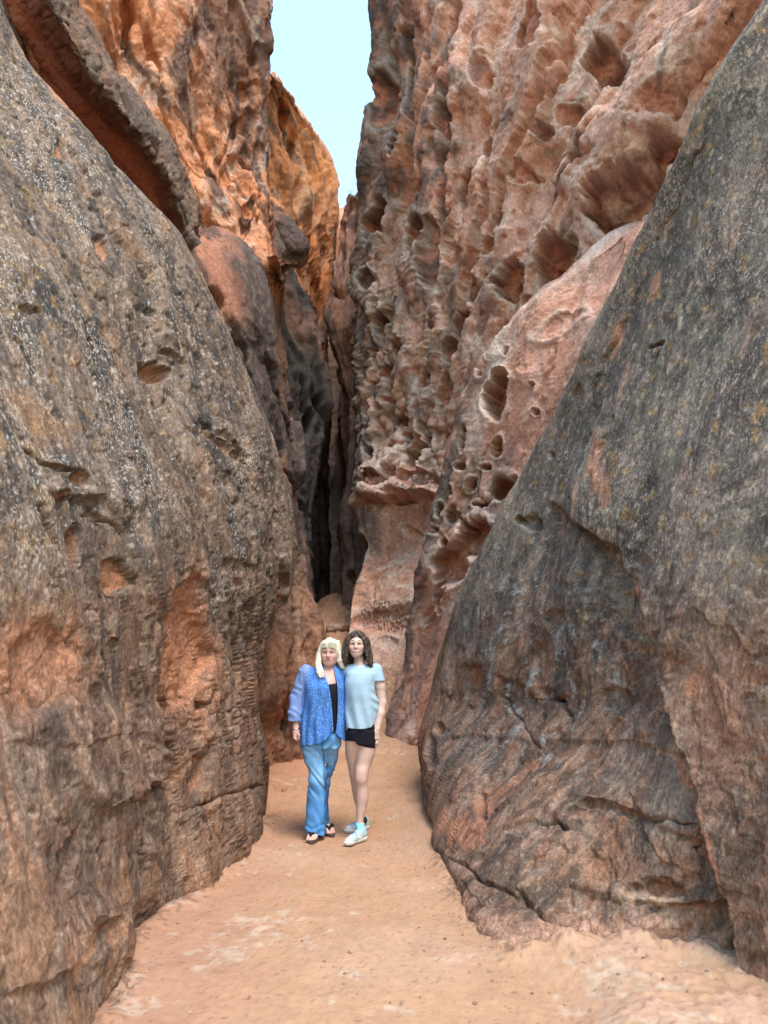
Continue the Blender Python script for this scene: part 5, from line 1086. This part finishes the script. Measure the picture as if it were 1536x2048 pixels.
    # flip-flops: sole, footbed edge and the V strap
    for cx, zy, yo, yr in ((372, 1800, .02, .10), (442, 1770, .23, -.45)):
        h = L(cx, zy, yo); d = np.array([-math.sin(yr), -math.cos(yr), 0]); sd_ = np.array([-d[1], d[0], 0]); o = np.array([h[0], h[1] + .02, 0])
        V = []; n = 28
        for zz_, k in ((.003, .97), (.010, 1.0), (.020, 1.0), (.024, .97)):
            for i in range(n):
                a = 2 * math.pi * i / n; u = math.cos(a); wv = math.sin(a); ln = .125 * u; wd = (.048 if u > 0 else .038) * wv * (1 - .12 * u * u); p = o + d * (.075 + ln * 1.08) * 1 + sd_ * wd * k; V.append((p[0], p[1], zz_))
        F = [(r * n + i, r * n + (i + 1) % n, (r + 1) * n + (i + 1) % n, (r + 1) * n + i) for r in range(3) for i in range(n)]
        F += [(3 * n + i, 3 * n + i + 1, 3 * n + n - 2 - i, 3 * n + n - 1 - i) for i in range(n // 2 - 1)]
        so = mesh_obj('flip_flop', np.array(V) - np.array(rootA.location), np.array(F), M_gloss, rootA, np.tile(np.array((.06, .045, .04), np.float32), (len(V), 1)))
        toe = o + d * .158 - sd_ * .012
        for s_ in (-1, 1):
            path = [toe + np.array([0, 0, .03]), toe + np.array([0, 0, .066]) - d * .012, o + d * .10 + sd_ * s_ * .032 + np.array([0, 0, .076]), o + d * .06 + sd_ * s_ * .044 + np.array([0, 0, .035])]
            tube_part('strap', path, [.006, .012, .017, .012], M_cloth, rootA, (.012, .012, .014), parent=so)
build_A()
# ------------------------------------------------------------------ person in the pale blue T-shirt
B = Body(6.28)
rootB = person_root('person with wavy dark hair in a pale blue T-shirt, black shorts and trainers', tuple(np.array([B.L(735, 1800)[0], 6.28, 0.0])))
skinB = np.array((0.60, 0.41, 0.35), np.float32)
headB, sB, yawB = B.L(712, 238, -.01), .107, -.06
def build_B():
    L = B.L; f = Field((L(430, 0)[0], 5.98, -.005), (L(985, 0)[0], 6.72, L(0, 90)[2]), .0045)
    head_sdf(f, headB, sB, yawB, .96)
    f.rc(L(722, 310, .03), L(735, 420, .03), .040, .048, .03)
    f.loft(B.sec([(405, 738, 58, 50, .03), (430, 750, 112, 66, .02), (500, 745, 112, 92), (600, 742, 108, 102, -.01), (720, 748, 98, 86), (820, 750, 106, 94), (940, 752, 114, 104), (1010, 750, 112, 104)]), .04)
    f.loft(B.sec([(950, 792, 74, 92), (1050, 790, 79, 90), (1120, 785, 78, 86), (1200, 770, 68, 78), (1290, 752, 58, 68, -.02), (1340, 748, 56, 64, -.02), (1400, 754, 51, 58, -.005), (1480, 757, 53, 62, .01), (1580, 748, 42, 52, .02), (1680, 736, 30, 40, .02), (1760, 732, 31, 42, .02)]), .03)
    f.ell(L(748, 1330, -.058), (.030, .018, .034), .03)
    f.loft(B.sec([(950, 690, 56, 90), (1050, 676, 60, 86, .02), (1120, 672, 56, 80, .05), (1200, 682, 52, 74, .09), (1300, 694, 46, 64, .13), (1380, 704, 42, 56, .17), (1480, 722, 43, 58, .21), (1580, 742, 36, 50, .24), (1660, 752, 27, 36, .26), (1710, 755, 27, 38, .26)]), .03)
    # hanging arm
    sh, el, wr = L(880, 452, .02), L(920, 715, .02), L(880, 925, -.03)
    f.chain([sh, L(902, 580, .02), el, L(905, 800, .0), wr], [.046, .042, .035, .036, .024], .02)
    f.rc(wr, L(874, 960, -.035), .022, .022, .012)
    for x0, x1 in ((848, 840), (862, 855), (876, 871), (888, 886)): f.rc(L(866 + (x0 - 868) * .4, 950, -.035), L(x0, 1008, -.04 - .0004 * (868 - x0)), .017, .013, .010)
    for k, (x0, y0, x1, y1, x2, y2, x3, y3) in enumerate(((842, 1008, 834, 1042, 832, 1066, 838, 1084), (857, 1012, 850, 1050, 848, 1076, 853, 1094), (872, 1010, 868, 1048, 864, 1070, 864, 1086), (886, 1004, 886, 1036, 882, 1054, 878, 1066))):
        o = -.055 + .008 * k
        finger(f, [L(x0, y0, o + .012), L(x1, y1, o - .004), L(x2, y2, o), L(x3, y3, o + .014)], .0098, .0072)
    finger(f, [L(852, 960, -.045), L(832, 990, -.075), L(826, 1022, -.080), L(830, 1040, -.076)], .012, .0085)
    # arm round the other person's back
    f.chain([L(632, 455, .05), L(596, 640, .25), L(470, 690, .28)], [.044, .036, .025], .02); f.ell(L(440, 692, .28), (.035, .02, .032), .012)
    # feet inside the shoes
    def col(V):
        c = np.tile(skinB, (len(V), 1)); n = fbm(V * 14, 3, 161); c = c * (1 + .05 * n)[:, None]
        kn = sm(.07, .02, np.linalg.norm((V - np.array(L(748, 1330, -.06))) * np.array([1, .6, .9]), axis=1)); c = mix(c, (.55, .29, .23), kn * .35)
        hd = V[:, 2] > headB[2] - sB * 1.02
        return np.where(hd[:, None], face_colour(V, c, headB, sB, yawB, (.42, .11, .11), (.07, .045, .035), 1, (.60, .31, .27)), c)
    part('body', f, M_skin, rootB, col)
    ring = L(888, 1030, -.033); tube_part('ring', [(ring[0] + .0105 * math.cos(a), ring[1] + .0105 * math.sin(a), ring[2]) for a in np.linspace(0, 2 * math.pi, 14)[:-1]], .0018, M_metal, rootB, (.8, .75, .6), True)
    # shorts
    zt = lambda zy: L(0, zy)[2]
    g = Field((L(600, 0)[0], 6.05, zt(1110)), (L(900, 0)[0], 6.55, zt(840)), .0045)
    g.loft(B.sec([(860, 750, 112, 100), (940, 752, 120, 110), (1045, 750, 119, 108)]), .03)
    g.loft(B.sec([(950, 790, 80, 98), (1050, 790, 84, 95), (1080, 788, 84, 92)]), .02); g.loft(B.sec([(950, 690, 62, 96), (1026, 678, 66, 92, .015)]), .02)
    X, Yg, Z = g.grid(); hem = np.interp(X.ravel(), [L(v, 1060)[0] for v in (705, 715, 870)], [zt(1022), zt(1052), zt(1086)])[:, None, None]
    g.d = np.maximum(np.maximum(g.d, -(g.d + .010)), hem - Z).astype(np.float32)
    part('shorts', g, M_cloth, rootB, flat((.010, .011, .017)))
    # T-shirt
    g = Field((L(560, 0)[0], 6.03, zt(935)), (L(960, 0)[0], 6.60, zt(375)), .0045)
    g.loft(B.sec([(398, 738, 66, 58, .03), (412, 745, 96, 66, .025), (432, 752, 122, 76, .02), (480, 748, 124, 98), (560, 736, 124, 112, -.005), (640, 742, 126, 114, -.005), (720, 752, 134, 112), (800, 754, 133, 114), (880, 750, 126, 118), (930, 747, 122, 120)]), .035)
    g.chain([L(868, 446, .02), L(890, 545, .01)], [.056, .056], .03); g.chain([L(640, 452, .05), L(612, 560, .17)], [.054, .05], .03)
    X, Yg, Z = g.grid()
    fold = np.sin((X - L(735, 600)[0]) * 62 + np.sin(Z * 7) * 1.1 + (Z - zt(700)) * 10) * .0075 * np.clip((zt(560) - Z) / .25, 0, 1)
    side = np.sin(Z * 85 + X * 55) * .0045 * np.clip((X - L(800, 700)[0]) / .06, 0, 1) * np.exp(-((Z - zt(680)) / .10) ** 2)
    gd = g.d + fold + side; gd = np.maximum(gd, -(gd + .010))
    nz_ = np.sqrt(((X - L(735, 398)[0]) / .062) ** 2 + ((Yg - 6.24) / .10) ** 2 + ((Z - zt(372)) / .042) ** 2) - 1; gd = np.maximum(gd, -nz_ * .05)
    hem = np.interp(X.ravel(), [L(v, 900)[0] for v in (560, 630, 700, 780, 830, 868, 960)], [zt(v) for v in (914, 914, 920, 919, 908, 872, 860)])[:, None, None]
    arm = X > L(858, 540)[0]; slv = zt(538) - .12 * (X - L(895, 540)[0]) * 0
    cutz = np.where(arm & (Z > zt(640)), slv, hem); gd = np.maximum(gd, cutz - Z); g.d = gd.astype(np.float32)
    def colt(V):
        c = np.tile(np.array((.34, .485, .60), np.float32), (len(V), 1)); n = fbm(V * 90, 2, 165); n2 = fbm(V * 9, 3, 166); c *= (1 + .10 * n + .06 * n2)[:, None]
        hm = np.exp(-((V[:, 2] - zt(530)) / .003) ** 2) * (V[:, 0] > L(845, 530)[0]); return mix(c, (.26, .40, .50), hm * .6)
    part('t_shirt', g, M_cloth, rootB, colt)
    # hair
    g = Field((headB[0] - .17, 6.08, zt(460)), (headB[0] + .20, 6.48, headB[2] + .15), .0035)
    def H(x, y, z):
        cy, sy = math.cos(yawB), math.sin(yawB); return np.array((headB[0] + sB * (x * cy - y * sy), headB[1] + sB * (x * sy + y * cy), headB[2] + sB * z))
    g.ell(H(0, .21, .31), (sB * .82, sB * .90, sB * .83), .02); rg = random.Random(9); paths = []; _ch = g.chain
    def chain_(p, r, k): paths.append(p); _ch(p, r, k)
    g.chain = chain_
    for k in range(85):
        a = rg.uniform(-.30, math.pi + .30); side_ = math.cos(a); bk = math.sin(a); rr = rg.uniform(.92, 1.10); ph = rg.uniform(0, 6.28); pts = []; rad = []
        endz = -1.62 + rg.uniform(-.25, .2); ex = 1.22 if side_ > 0 else 1.02
        for i in range(9):
            t = i / 8; z = .9 + (endz - .9) * t; sp = np.interp(t, [0, .25, .6, 1], [.35, .86, .95, ex]) * rr; wv = .07 * math.sin(ph + t * 11) * t
            pts.append(H(side_ * sp + wv, .18 + bk * min(sp, .95) * .85 + .07 * math.cos(ph + t * 11) * t - .25 * (1 - abs(bk)) * t, z)); rad.append(np.interp(t, [0, .3, .8, 1], [.010, .012, .011, .004]))
        g.chain(pts, rad, .006)
    for s_ in (-1, 1):                                     # the front sections, parted in the middle
        for j in range(5):
            pts = []; rad = []
            for i in range(9):
                t = i / 8; z = 1.02 + (-1.55 + .1 * j - 1.02) * t; sp = np.interp(t, [0, .15, .35, .7, 1], [.04, .40, .70, .82, .98 if s_ > 0 else .86]) + .06 * j * (t > .2); wv = .06 * math.sin(j + t * 11) * t
                pts.append(H(s_ * sp + wv, np.interp(t, [0, .15, .3, .5, 1], [-.34, -.60, -.52, -.40, -.45]) + .08 * j, z)); rad.append(np.interp(t, [0, .2, .8, 1], [.012, .015, .016, .006]))
            g.chain(pts, rad, .007)
    X, Yg, Z = g.grid(); g.d = (g.d + .0011 * np.sin(X * 500 + np.sin(Z * 45) * 2) + .0011 * np.sin(Yg * 480 + Z * 30)).astype(np.float32)
    def colh(V):
        c = np.tile(np.array((.040, .026, .020), np.float32), (len(V), 1)); n = fbm(V * np.array([80, 80, 14], np.float32), 3, 173); return mix(c, (.13, .085, .060), sm(.05, .6, n) * .8)
    strands(part('hair', g, M_hair, rootB, colh, 'wavy dark brown shoulder-length hair'), paths, rootB, 6, .008, 6)
    # trainers with socks
    for nm_, toe, heel, ank in (('trainer', (613, 1892), (782, 1846), (733, 1.0)), ('trainer', (612, 1786), (802, 1756), (757, 1.0))):
        def gp_(zx, zy):
            px_, py_ = 540 + zx / ZK, 1230 + zy / ZK; Yg_ = gY(py_); return unproj(np.float64(px_), np.float64(py_), Yg_)[:2]
        t_, h_ = gp_(*toe), gp_(*heel); d = t_ - h_; d = d / np.linalg.norm(d); sdv = np.array([-d[1], d[0]]); h_ = t_ - d * .245
        def W(a, b, z): p = h_ + d * a + sdv * b; return (p[0], p[1], z)
        lo = np.minimum(t_, h_) - .09; hi = np.maximum(t_, h_) + .09
        s = Field((lo[0], lo[1], -.004), (hi[0], hi[1], .16), .0035)
        for a0, a1, r0, r1, z in ((.035, .10, .036, .034, .034), (.10, .20, .034, .038, .030)): s.rc(W(a0, 0, z), W(a1, .004, z), r0, r1, .01)
        s.rc(W(.20, .004, .030), W(.222, .002, .027), .037, .026, .015)
        X, Yg, Z = s.grid(); s.d = np.maximum(s.d, np.maximum(Z - (.032 + .012 * np.clip(((X - h_[0]) * d[0] + (Yg - h_[1]) * d[1] - .08) / -.06, 0, 1)), .003 - Z)).astype(np.float32)
        def cs(V):
            c = np.tile(np.array((.66, .68, .65), np.float32), (len(V), 1)); c = mix(c, (.16, .18, .19), (V[:, 2] < .008) * 1.0); return mix(c, (.32, .44, .48), (np.abs(V[:, 2] - .02) < .0035) * .5)
        shoe = bpy.data.objects.new('trainer', None)
        s2 = Field((lo[0], lo[1], .0), (hi[0], hi[1], .19), .0035)
        for a0, a1, r0, r1, z0, z1 in ((.035, .09, .033, .034, .055, .052), (.09, .16, .035, .036, .048, .040), (.16, .212, .036, .027, .038, .033)): s2.rc(W(a0, 0, z0), W(a1, .003, z1), r0, r1, .02)
        s2.rc(W(.04, 0, .07), W(.045, 0, .098), .035, .035, .02); s2.rc(W(.085, 0, .07), W(.10, 0, .075), .030, .028, .02)
        X, Yg, Z = s2.grid(); s2.d = np.maximum(s2.d, .028 - Z).astype(np.float32)
        hole = np.sqrt((((X - W(.055, 0, 0)[0]) * d[0] + (Yg - W(.055, 0, 0)[1]) * d[1]) / .042) ** 2 + (((X - W(.055, 0, 0)[0]) * sdv[0] + (Yg - W(.055, 0, 0)[1]) * sdv[1]) / .03) ** 2 + ((Z - .125) / .045) ** 2) - 1
        s2.d = np.maximum(s2.d, -hole * .03).astype(np.float32)
        def cu(V):
            al = (V[:, :2] - h_) @ d; ac = (V[:, :2] - h_) @ sdv; c = np.tile(np.array((.38, .46, .48), np.float32), (len(V), 1)); c *= (1 + .12 * fbm(V * 60, 3, 181))[:, None]
            c = mix(c, (.62, .66, .64), sm(.19, .21, al)); c = mix(c, (.28, .42, .50), sm(.03, .01, np.abs(ac)) * sm(.09, .11, al) * sm(.19, .17, al) * .7)
            sw = np.abs((V[:, 2] - .03) - .45 * (al - .06)) < .006; return mix(c, (.70, .72, .70), sw * (al > .05) * (al < .13) * .8)
        up = part('trainer', s2, M_gloss, rootB, cu)
        so = part('sole', s, M_gloss, rootB, cs); so.parent = up
        for k in range(5):
            a = .105 + .017 * k; z = .094 - .0095 * k
            lace = tube_part('lace', [W(a, -.024, z - .012), W(a + .004, -.01, z + .001), W(a + .006, .01, z + .001), W(a + .010, .026, z - .012)], .0034, M_cloth, rootB, (.16, .36, .52), parent=up)
        k_ = Field((lo[0], lo[1], .06), (hi[0], hi[1], .20), .004)
        top = L(ank[0], 1722 if toe[1] > 1850 else 1700, .02 if toe[1] > 1850 else .26)
        k_.rc(W(.055, 0, .08), (top[0], top[1], .128 if toe[1] > 1850 else .11), .036, .037, .02)
        part('sock', k_, M_cloth, rootB, flat((.22, .60, .74) if toe[1] > 1850 else (.03, .035, .045)))
build_B()

# ================================================================== small things
def blob(seed, sub=2, rough=.35):
    bm = bmesh.new(); bmesh.ops.create_icosphere(bm, subdivisions=sub, radius=1.0)
    V = np.array([v.co[:] for v in bm.verts]); F = np.array([[v.index for v in f_.verts] for f_ in bm.faces]); bm.free()
    n = fbm(V * 1.3 + seed * 3.7, 3, seed); V = V * (1 + rough * n)[:, None]
    q = np.round(V * 2.2 + .3 * n[:, None]) / 2.2; return V * .7 + q * .3, F
def gz_at(x, y):
    i = int(np.searchsorted(gx, x)); j = int(np.searchsorted(gy, y)); return float(gp[j * len(gx) + i, 2])
def stone(name, px, py, size, seed, rgb, label, group=None, z=None, Y=None, cat='stone'):
    """a loose stone lying on the sand where the photograph has it"""
    Yg_ = Y or gY(py); p = unproj(np.float64(px), np.float64(py), Yg_); zz_ = gz_at(p[0], p[1]) if z is None else z
    V, F = blob(seed, 2 if size > .03 else 1); rr = random.Random(seed); V = V * np.array([size, size * rr.uniform(.6, .9), size * rr.uniform(.4, .65)])
    a = rr.uniform(0, 6.28); V = np.stack([V[:, 0] * math.cos(a) - V[:, 1] * math.sin(a), V[:, 0] * math.sin(a) + V[:, 1] * math.cos(a), V[:, 2]], 1)
    c = np.tile(np.array(rgb, np.float32), (len(V), 1)) * (1 + .25 * fbm(V * 20 + seed, 2, 3))[:, None]
    o = mesh_obj(name, V, F, M_near, None, np.clip(c, 0, 1), smooth=size > .03); o.location = (p[0], p[1], zz_ + size * (.22 if size < .05 else .08))
    return tag(o, label, cat, group)
rp = random.Random(21); PEB = 'pebbles scattered on the sand'
spots = [(262, 1892), (283, 1880), (301, 1943), (325, 1962), (428, 1915), (500, 1990), (498, 1995), (648, 1925), (655, 1918), (642, 1938), (667, 1936), (688, 1967), (690, 1950), (714, 1988), (780, 2004), (840, 1996), (853, 1958), (848, 1904), (838, 1857), (950, 2006), (560, 1886), (700, 1908), (604, 1880), (470, 1830), (455, 1870), (585, 1800), (760, 1780), (795, 1700), (520, 1730), (560, 1640), (830, 1780), (868, 1830), (905, 1840), (925, 1870), (890, 1880), (960, 1930), (985, 1960), (380, 2020), (300, 2000), (355, 1850), (410, 1795), (735, 1850), (820, 1890), (1065, 1985), (1130, 2010), (1240, 1990), (1330, 2005), (1420, 1990), (1170, 1960), (1290, 1965), (1380, 2030), (1010, 1985), (560, 1700), (575, 1580), (590, 1560), (850, 1740), (345, 1805), (366, 1790), (600, 1545)]
TONES = [('rust-brown', (.36, .19, .12)), ('dark brown', (.24, .13, .09)), ('pale', (.52, .39, .30)), ('tan', (.42, .25, .17))]
def zone(x, y):
    side = 'by the foot of the left slab' if x < 330 + (2048 - y) * .28 * (y < 1850) and x < 480 else 'on the pale bank at the bottom right' if x > 1040 else 'beside the foot of the right slab' if x > 800 else 'left of the middle of the path' if x < 580 else 'in the middle of the path'
    far = 'nearest the camera' if y > 1960 else 'a little way in' if y > 1880 else 'halfway to the two people' if y > 1760 else 'close to the two people'
    return side + ', ' + far
seen = set()
for k, (x, y) in enumerate(spots):
    tones = TONES[:]; rp.shuffle(tones); big_ = k in (2, 5, 19)
    for sw, sf in ((('larger', 1.4),) if big_ else (('tiny', 1.0), ('larger', 1.5), ('flat', 1.2), ('bean-sized', 1.25))):
        free = [t for t in tones if (sw, t[0], zone(x, y)) not in seen]
        if free: break
    tn, rgb = (free or tones)[0]; seen.add((sw, tn, zone(x, y)))
    stone('pebble', x, y, rp.uniform(.007, .011) * sf, 100 + k, rgb, '%s %s pebble %s' % (sw, tn, zone(x, y)), PEB, cat='pebble')
stone('fallen_rock', 668, 1262, .15, 301, (.40, .25, .18), 'pale flat rock on the rising floor at the mouth of the dark slot', Y=12.5, cat='rock')
stone('fallen_rock', 650, 1276, .08, 302, (.45, .30, .22), 'cream rock between the rust-red block and the blonde hair', Y=11.9, cat='rock')
stone('fallen_rock', 684, 1280, .09, 303, (.36, .20, .14), 'brown rock on the floor between the two heads', Y=11.7, cat='rock')
stone('fallen_rock', 664, 1290, .11, 304, (.42, .25, .18), 'low tan rock in front of the pale flat rock', Y=11.3, cat='rock')
stone('loose_stone', 768, 1464, .075, 305, (.42, .24, .16), 'wedge of tan stone leaning at the foot of the wall by the pale blue T-shirt')
stone('loose_stone', 783, 1458, .045, 306, (.38, .20, .13), 'small brown stone against the foot of the pink wall')
stone('loose_stone', 818, 1502, .035, 307, (.40, .23, .16), 'small stone on the sand beside the right slab')
stone('loose_stone', 691, 1492, .13, 308, (.26, .12, .075), 'dark rounded stone seen between the two pairs of legs')

# dry sprigs on the sand and the bush on the skyline
def sprig(name, p, size, n, seed, rgb, label, cat, upright=.35, leafy=False):
    rg = random.Random(seed); e = bpy.data.objects.new(name, None); C.objects.link(e); e.location = p; tag(e, label, cat)
    V = []; F = []; LV = []; LF = []
    def stick(a, b, r):
        n0 = len(V); t = b - a; u = np.cross(t, (.31, .17, .9)); u /= np.linalg.norm(u) + 1e-9; v = np.cross(t, u); v /= np.linalg.norm(v) + 1e-9
        for c_, rr in ((a, r), (b, r * .5)):
            for k in range(3): V.append(c_ + rr * (u * math.cos(k * 2.1) + v * math.sin(k * 2.1)))
        for k in range(3): F.append((n0 + k, n0 + (k + 1) % 3, n0 + 3 + (k + 1) % 3, n0 + 3 + k))
    def leaf(c_):
        for _ in range(3):
            d1 = np.array([rg.gauss(0, 1) for _ in range(3)]); d1 /= np.linalg.norm(d1); d2 = np.cross(d1, [rg.gauss(0, 1) for _ in range(3)]); d2 /= np.linalg.norm(d2) + 1e-9
            k = size * rg.uniform(.05, .09); n0 = len(LV); o_ = c_ + np.array([rg.gauss(0, 1) for _ in range(3)]) * size * .05
            LV.extend([o_ - d1 * k, o_ + d2 * k * .4, o_ + d1 * k, o_ - d2 * k * .4]); LF.append((n0, n0 + 1, n0 + 2, n0 + 3))
    for k in range(n):
        a = rg.uniform(0, 6.28); d = np.array([math.cos(a), math.sin(a), rg.uniform(0, upright) * 2]); q0 = np.array([rg.gauss(0, .12), rg.gauss(0, .12), .01 * size]) * size
        q1 = q0 + d * size * rg.uniform(.3, .55); stick(q0, q1, size * .010)
        for _ in range(3):
            q2_ = q1 + (d + np.array([rg.gauss(0, .7), rg.gauss(0, .7), rg.gauss(0, .4) * upright + .1])) * size * rg.uniform(.12, .3); q2_[2] = max(q2_[2], .004); stick(q0 + (q1 - q0) * rg.uniform(.4, 1), q2_, size * .007)
            if leafy: leaf(q2_); leaf((q1 + q2_) / 2)
    mesh_obj('stem', np.array(V), np.array(F), M_cloth, e, np.tile(np.array(rgb, np.float32), (len(V), 1)))
    if leafy: mesh_obj('leaves', np.array(LV), np.array(LF), M_cloth, e, np.tile(np.array((.07, .11, .05), np.float32), (len(LV), 1)), smooth=False)
for k, (x, y, sz, n, lab) in enumerate([(255, 1985, .10, 8, 'dry dark sprig lying by the foot of the left slab, nearest the camera'), (235, 2010, .08, 6, 'tuft of dry stalks at the lower left corner of the sand'), (318, 1815, .09, 7, 'dry twiggy sprig in the notch below the left slab'), (562, 1600, .13, 8, 'dry twigs on the sand left of the flared jeans'), (915, 1835, .06, 5, 'small dark sprig at the foot of the right slab')]):
    Yg_ = gY(y); p = unproj(np.float64(x), np.float64(y), Yg_); sprig('dry_sprig', (p[0], p[1], gz_at(p[0], p[1])), sz, n, 400 + k, (.10, .075, .055), lab, 'twigs')
p = unproj(np.float64(711), np.float64(414), 20.0); sprig('bush', tuple(p), .42, 14, 450, (.10, .08, .06), 'tiny green bush on the skyline at the bottom of the sky gap', 'bush', 1.2, True)

for r_ in (rootA, rootB): r_.location.z = gz_at(r_.location.x, r_.location.y) - .003
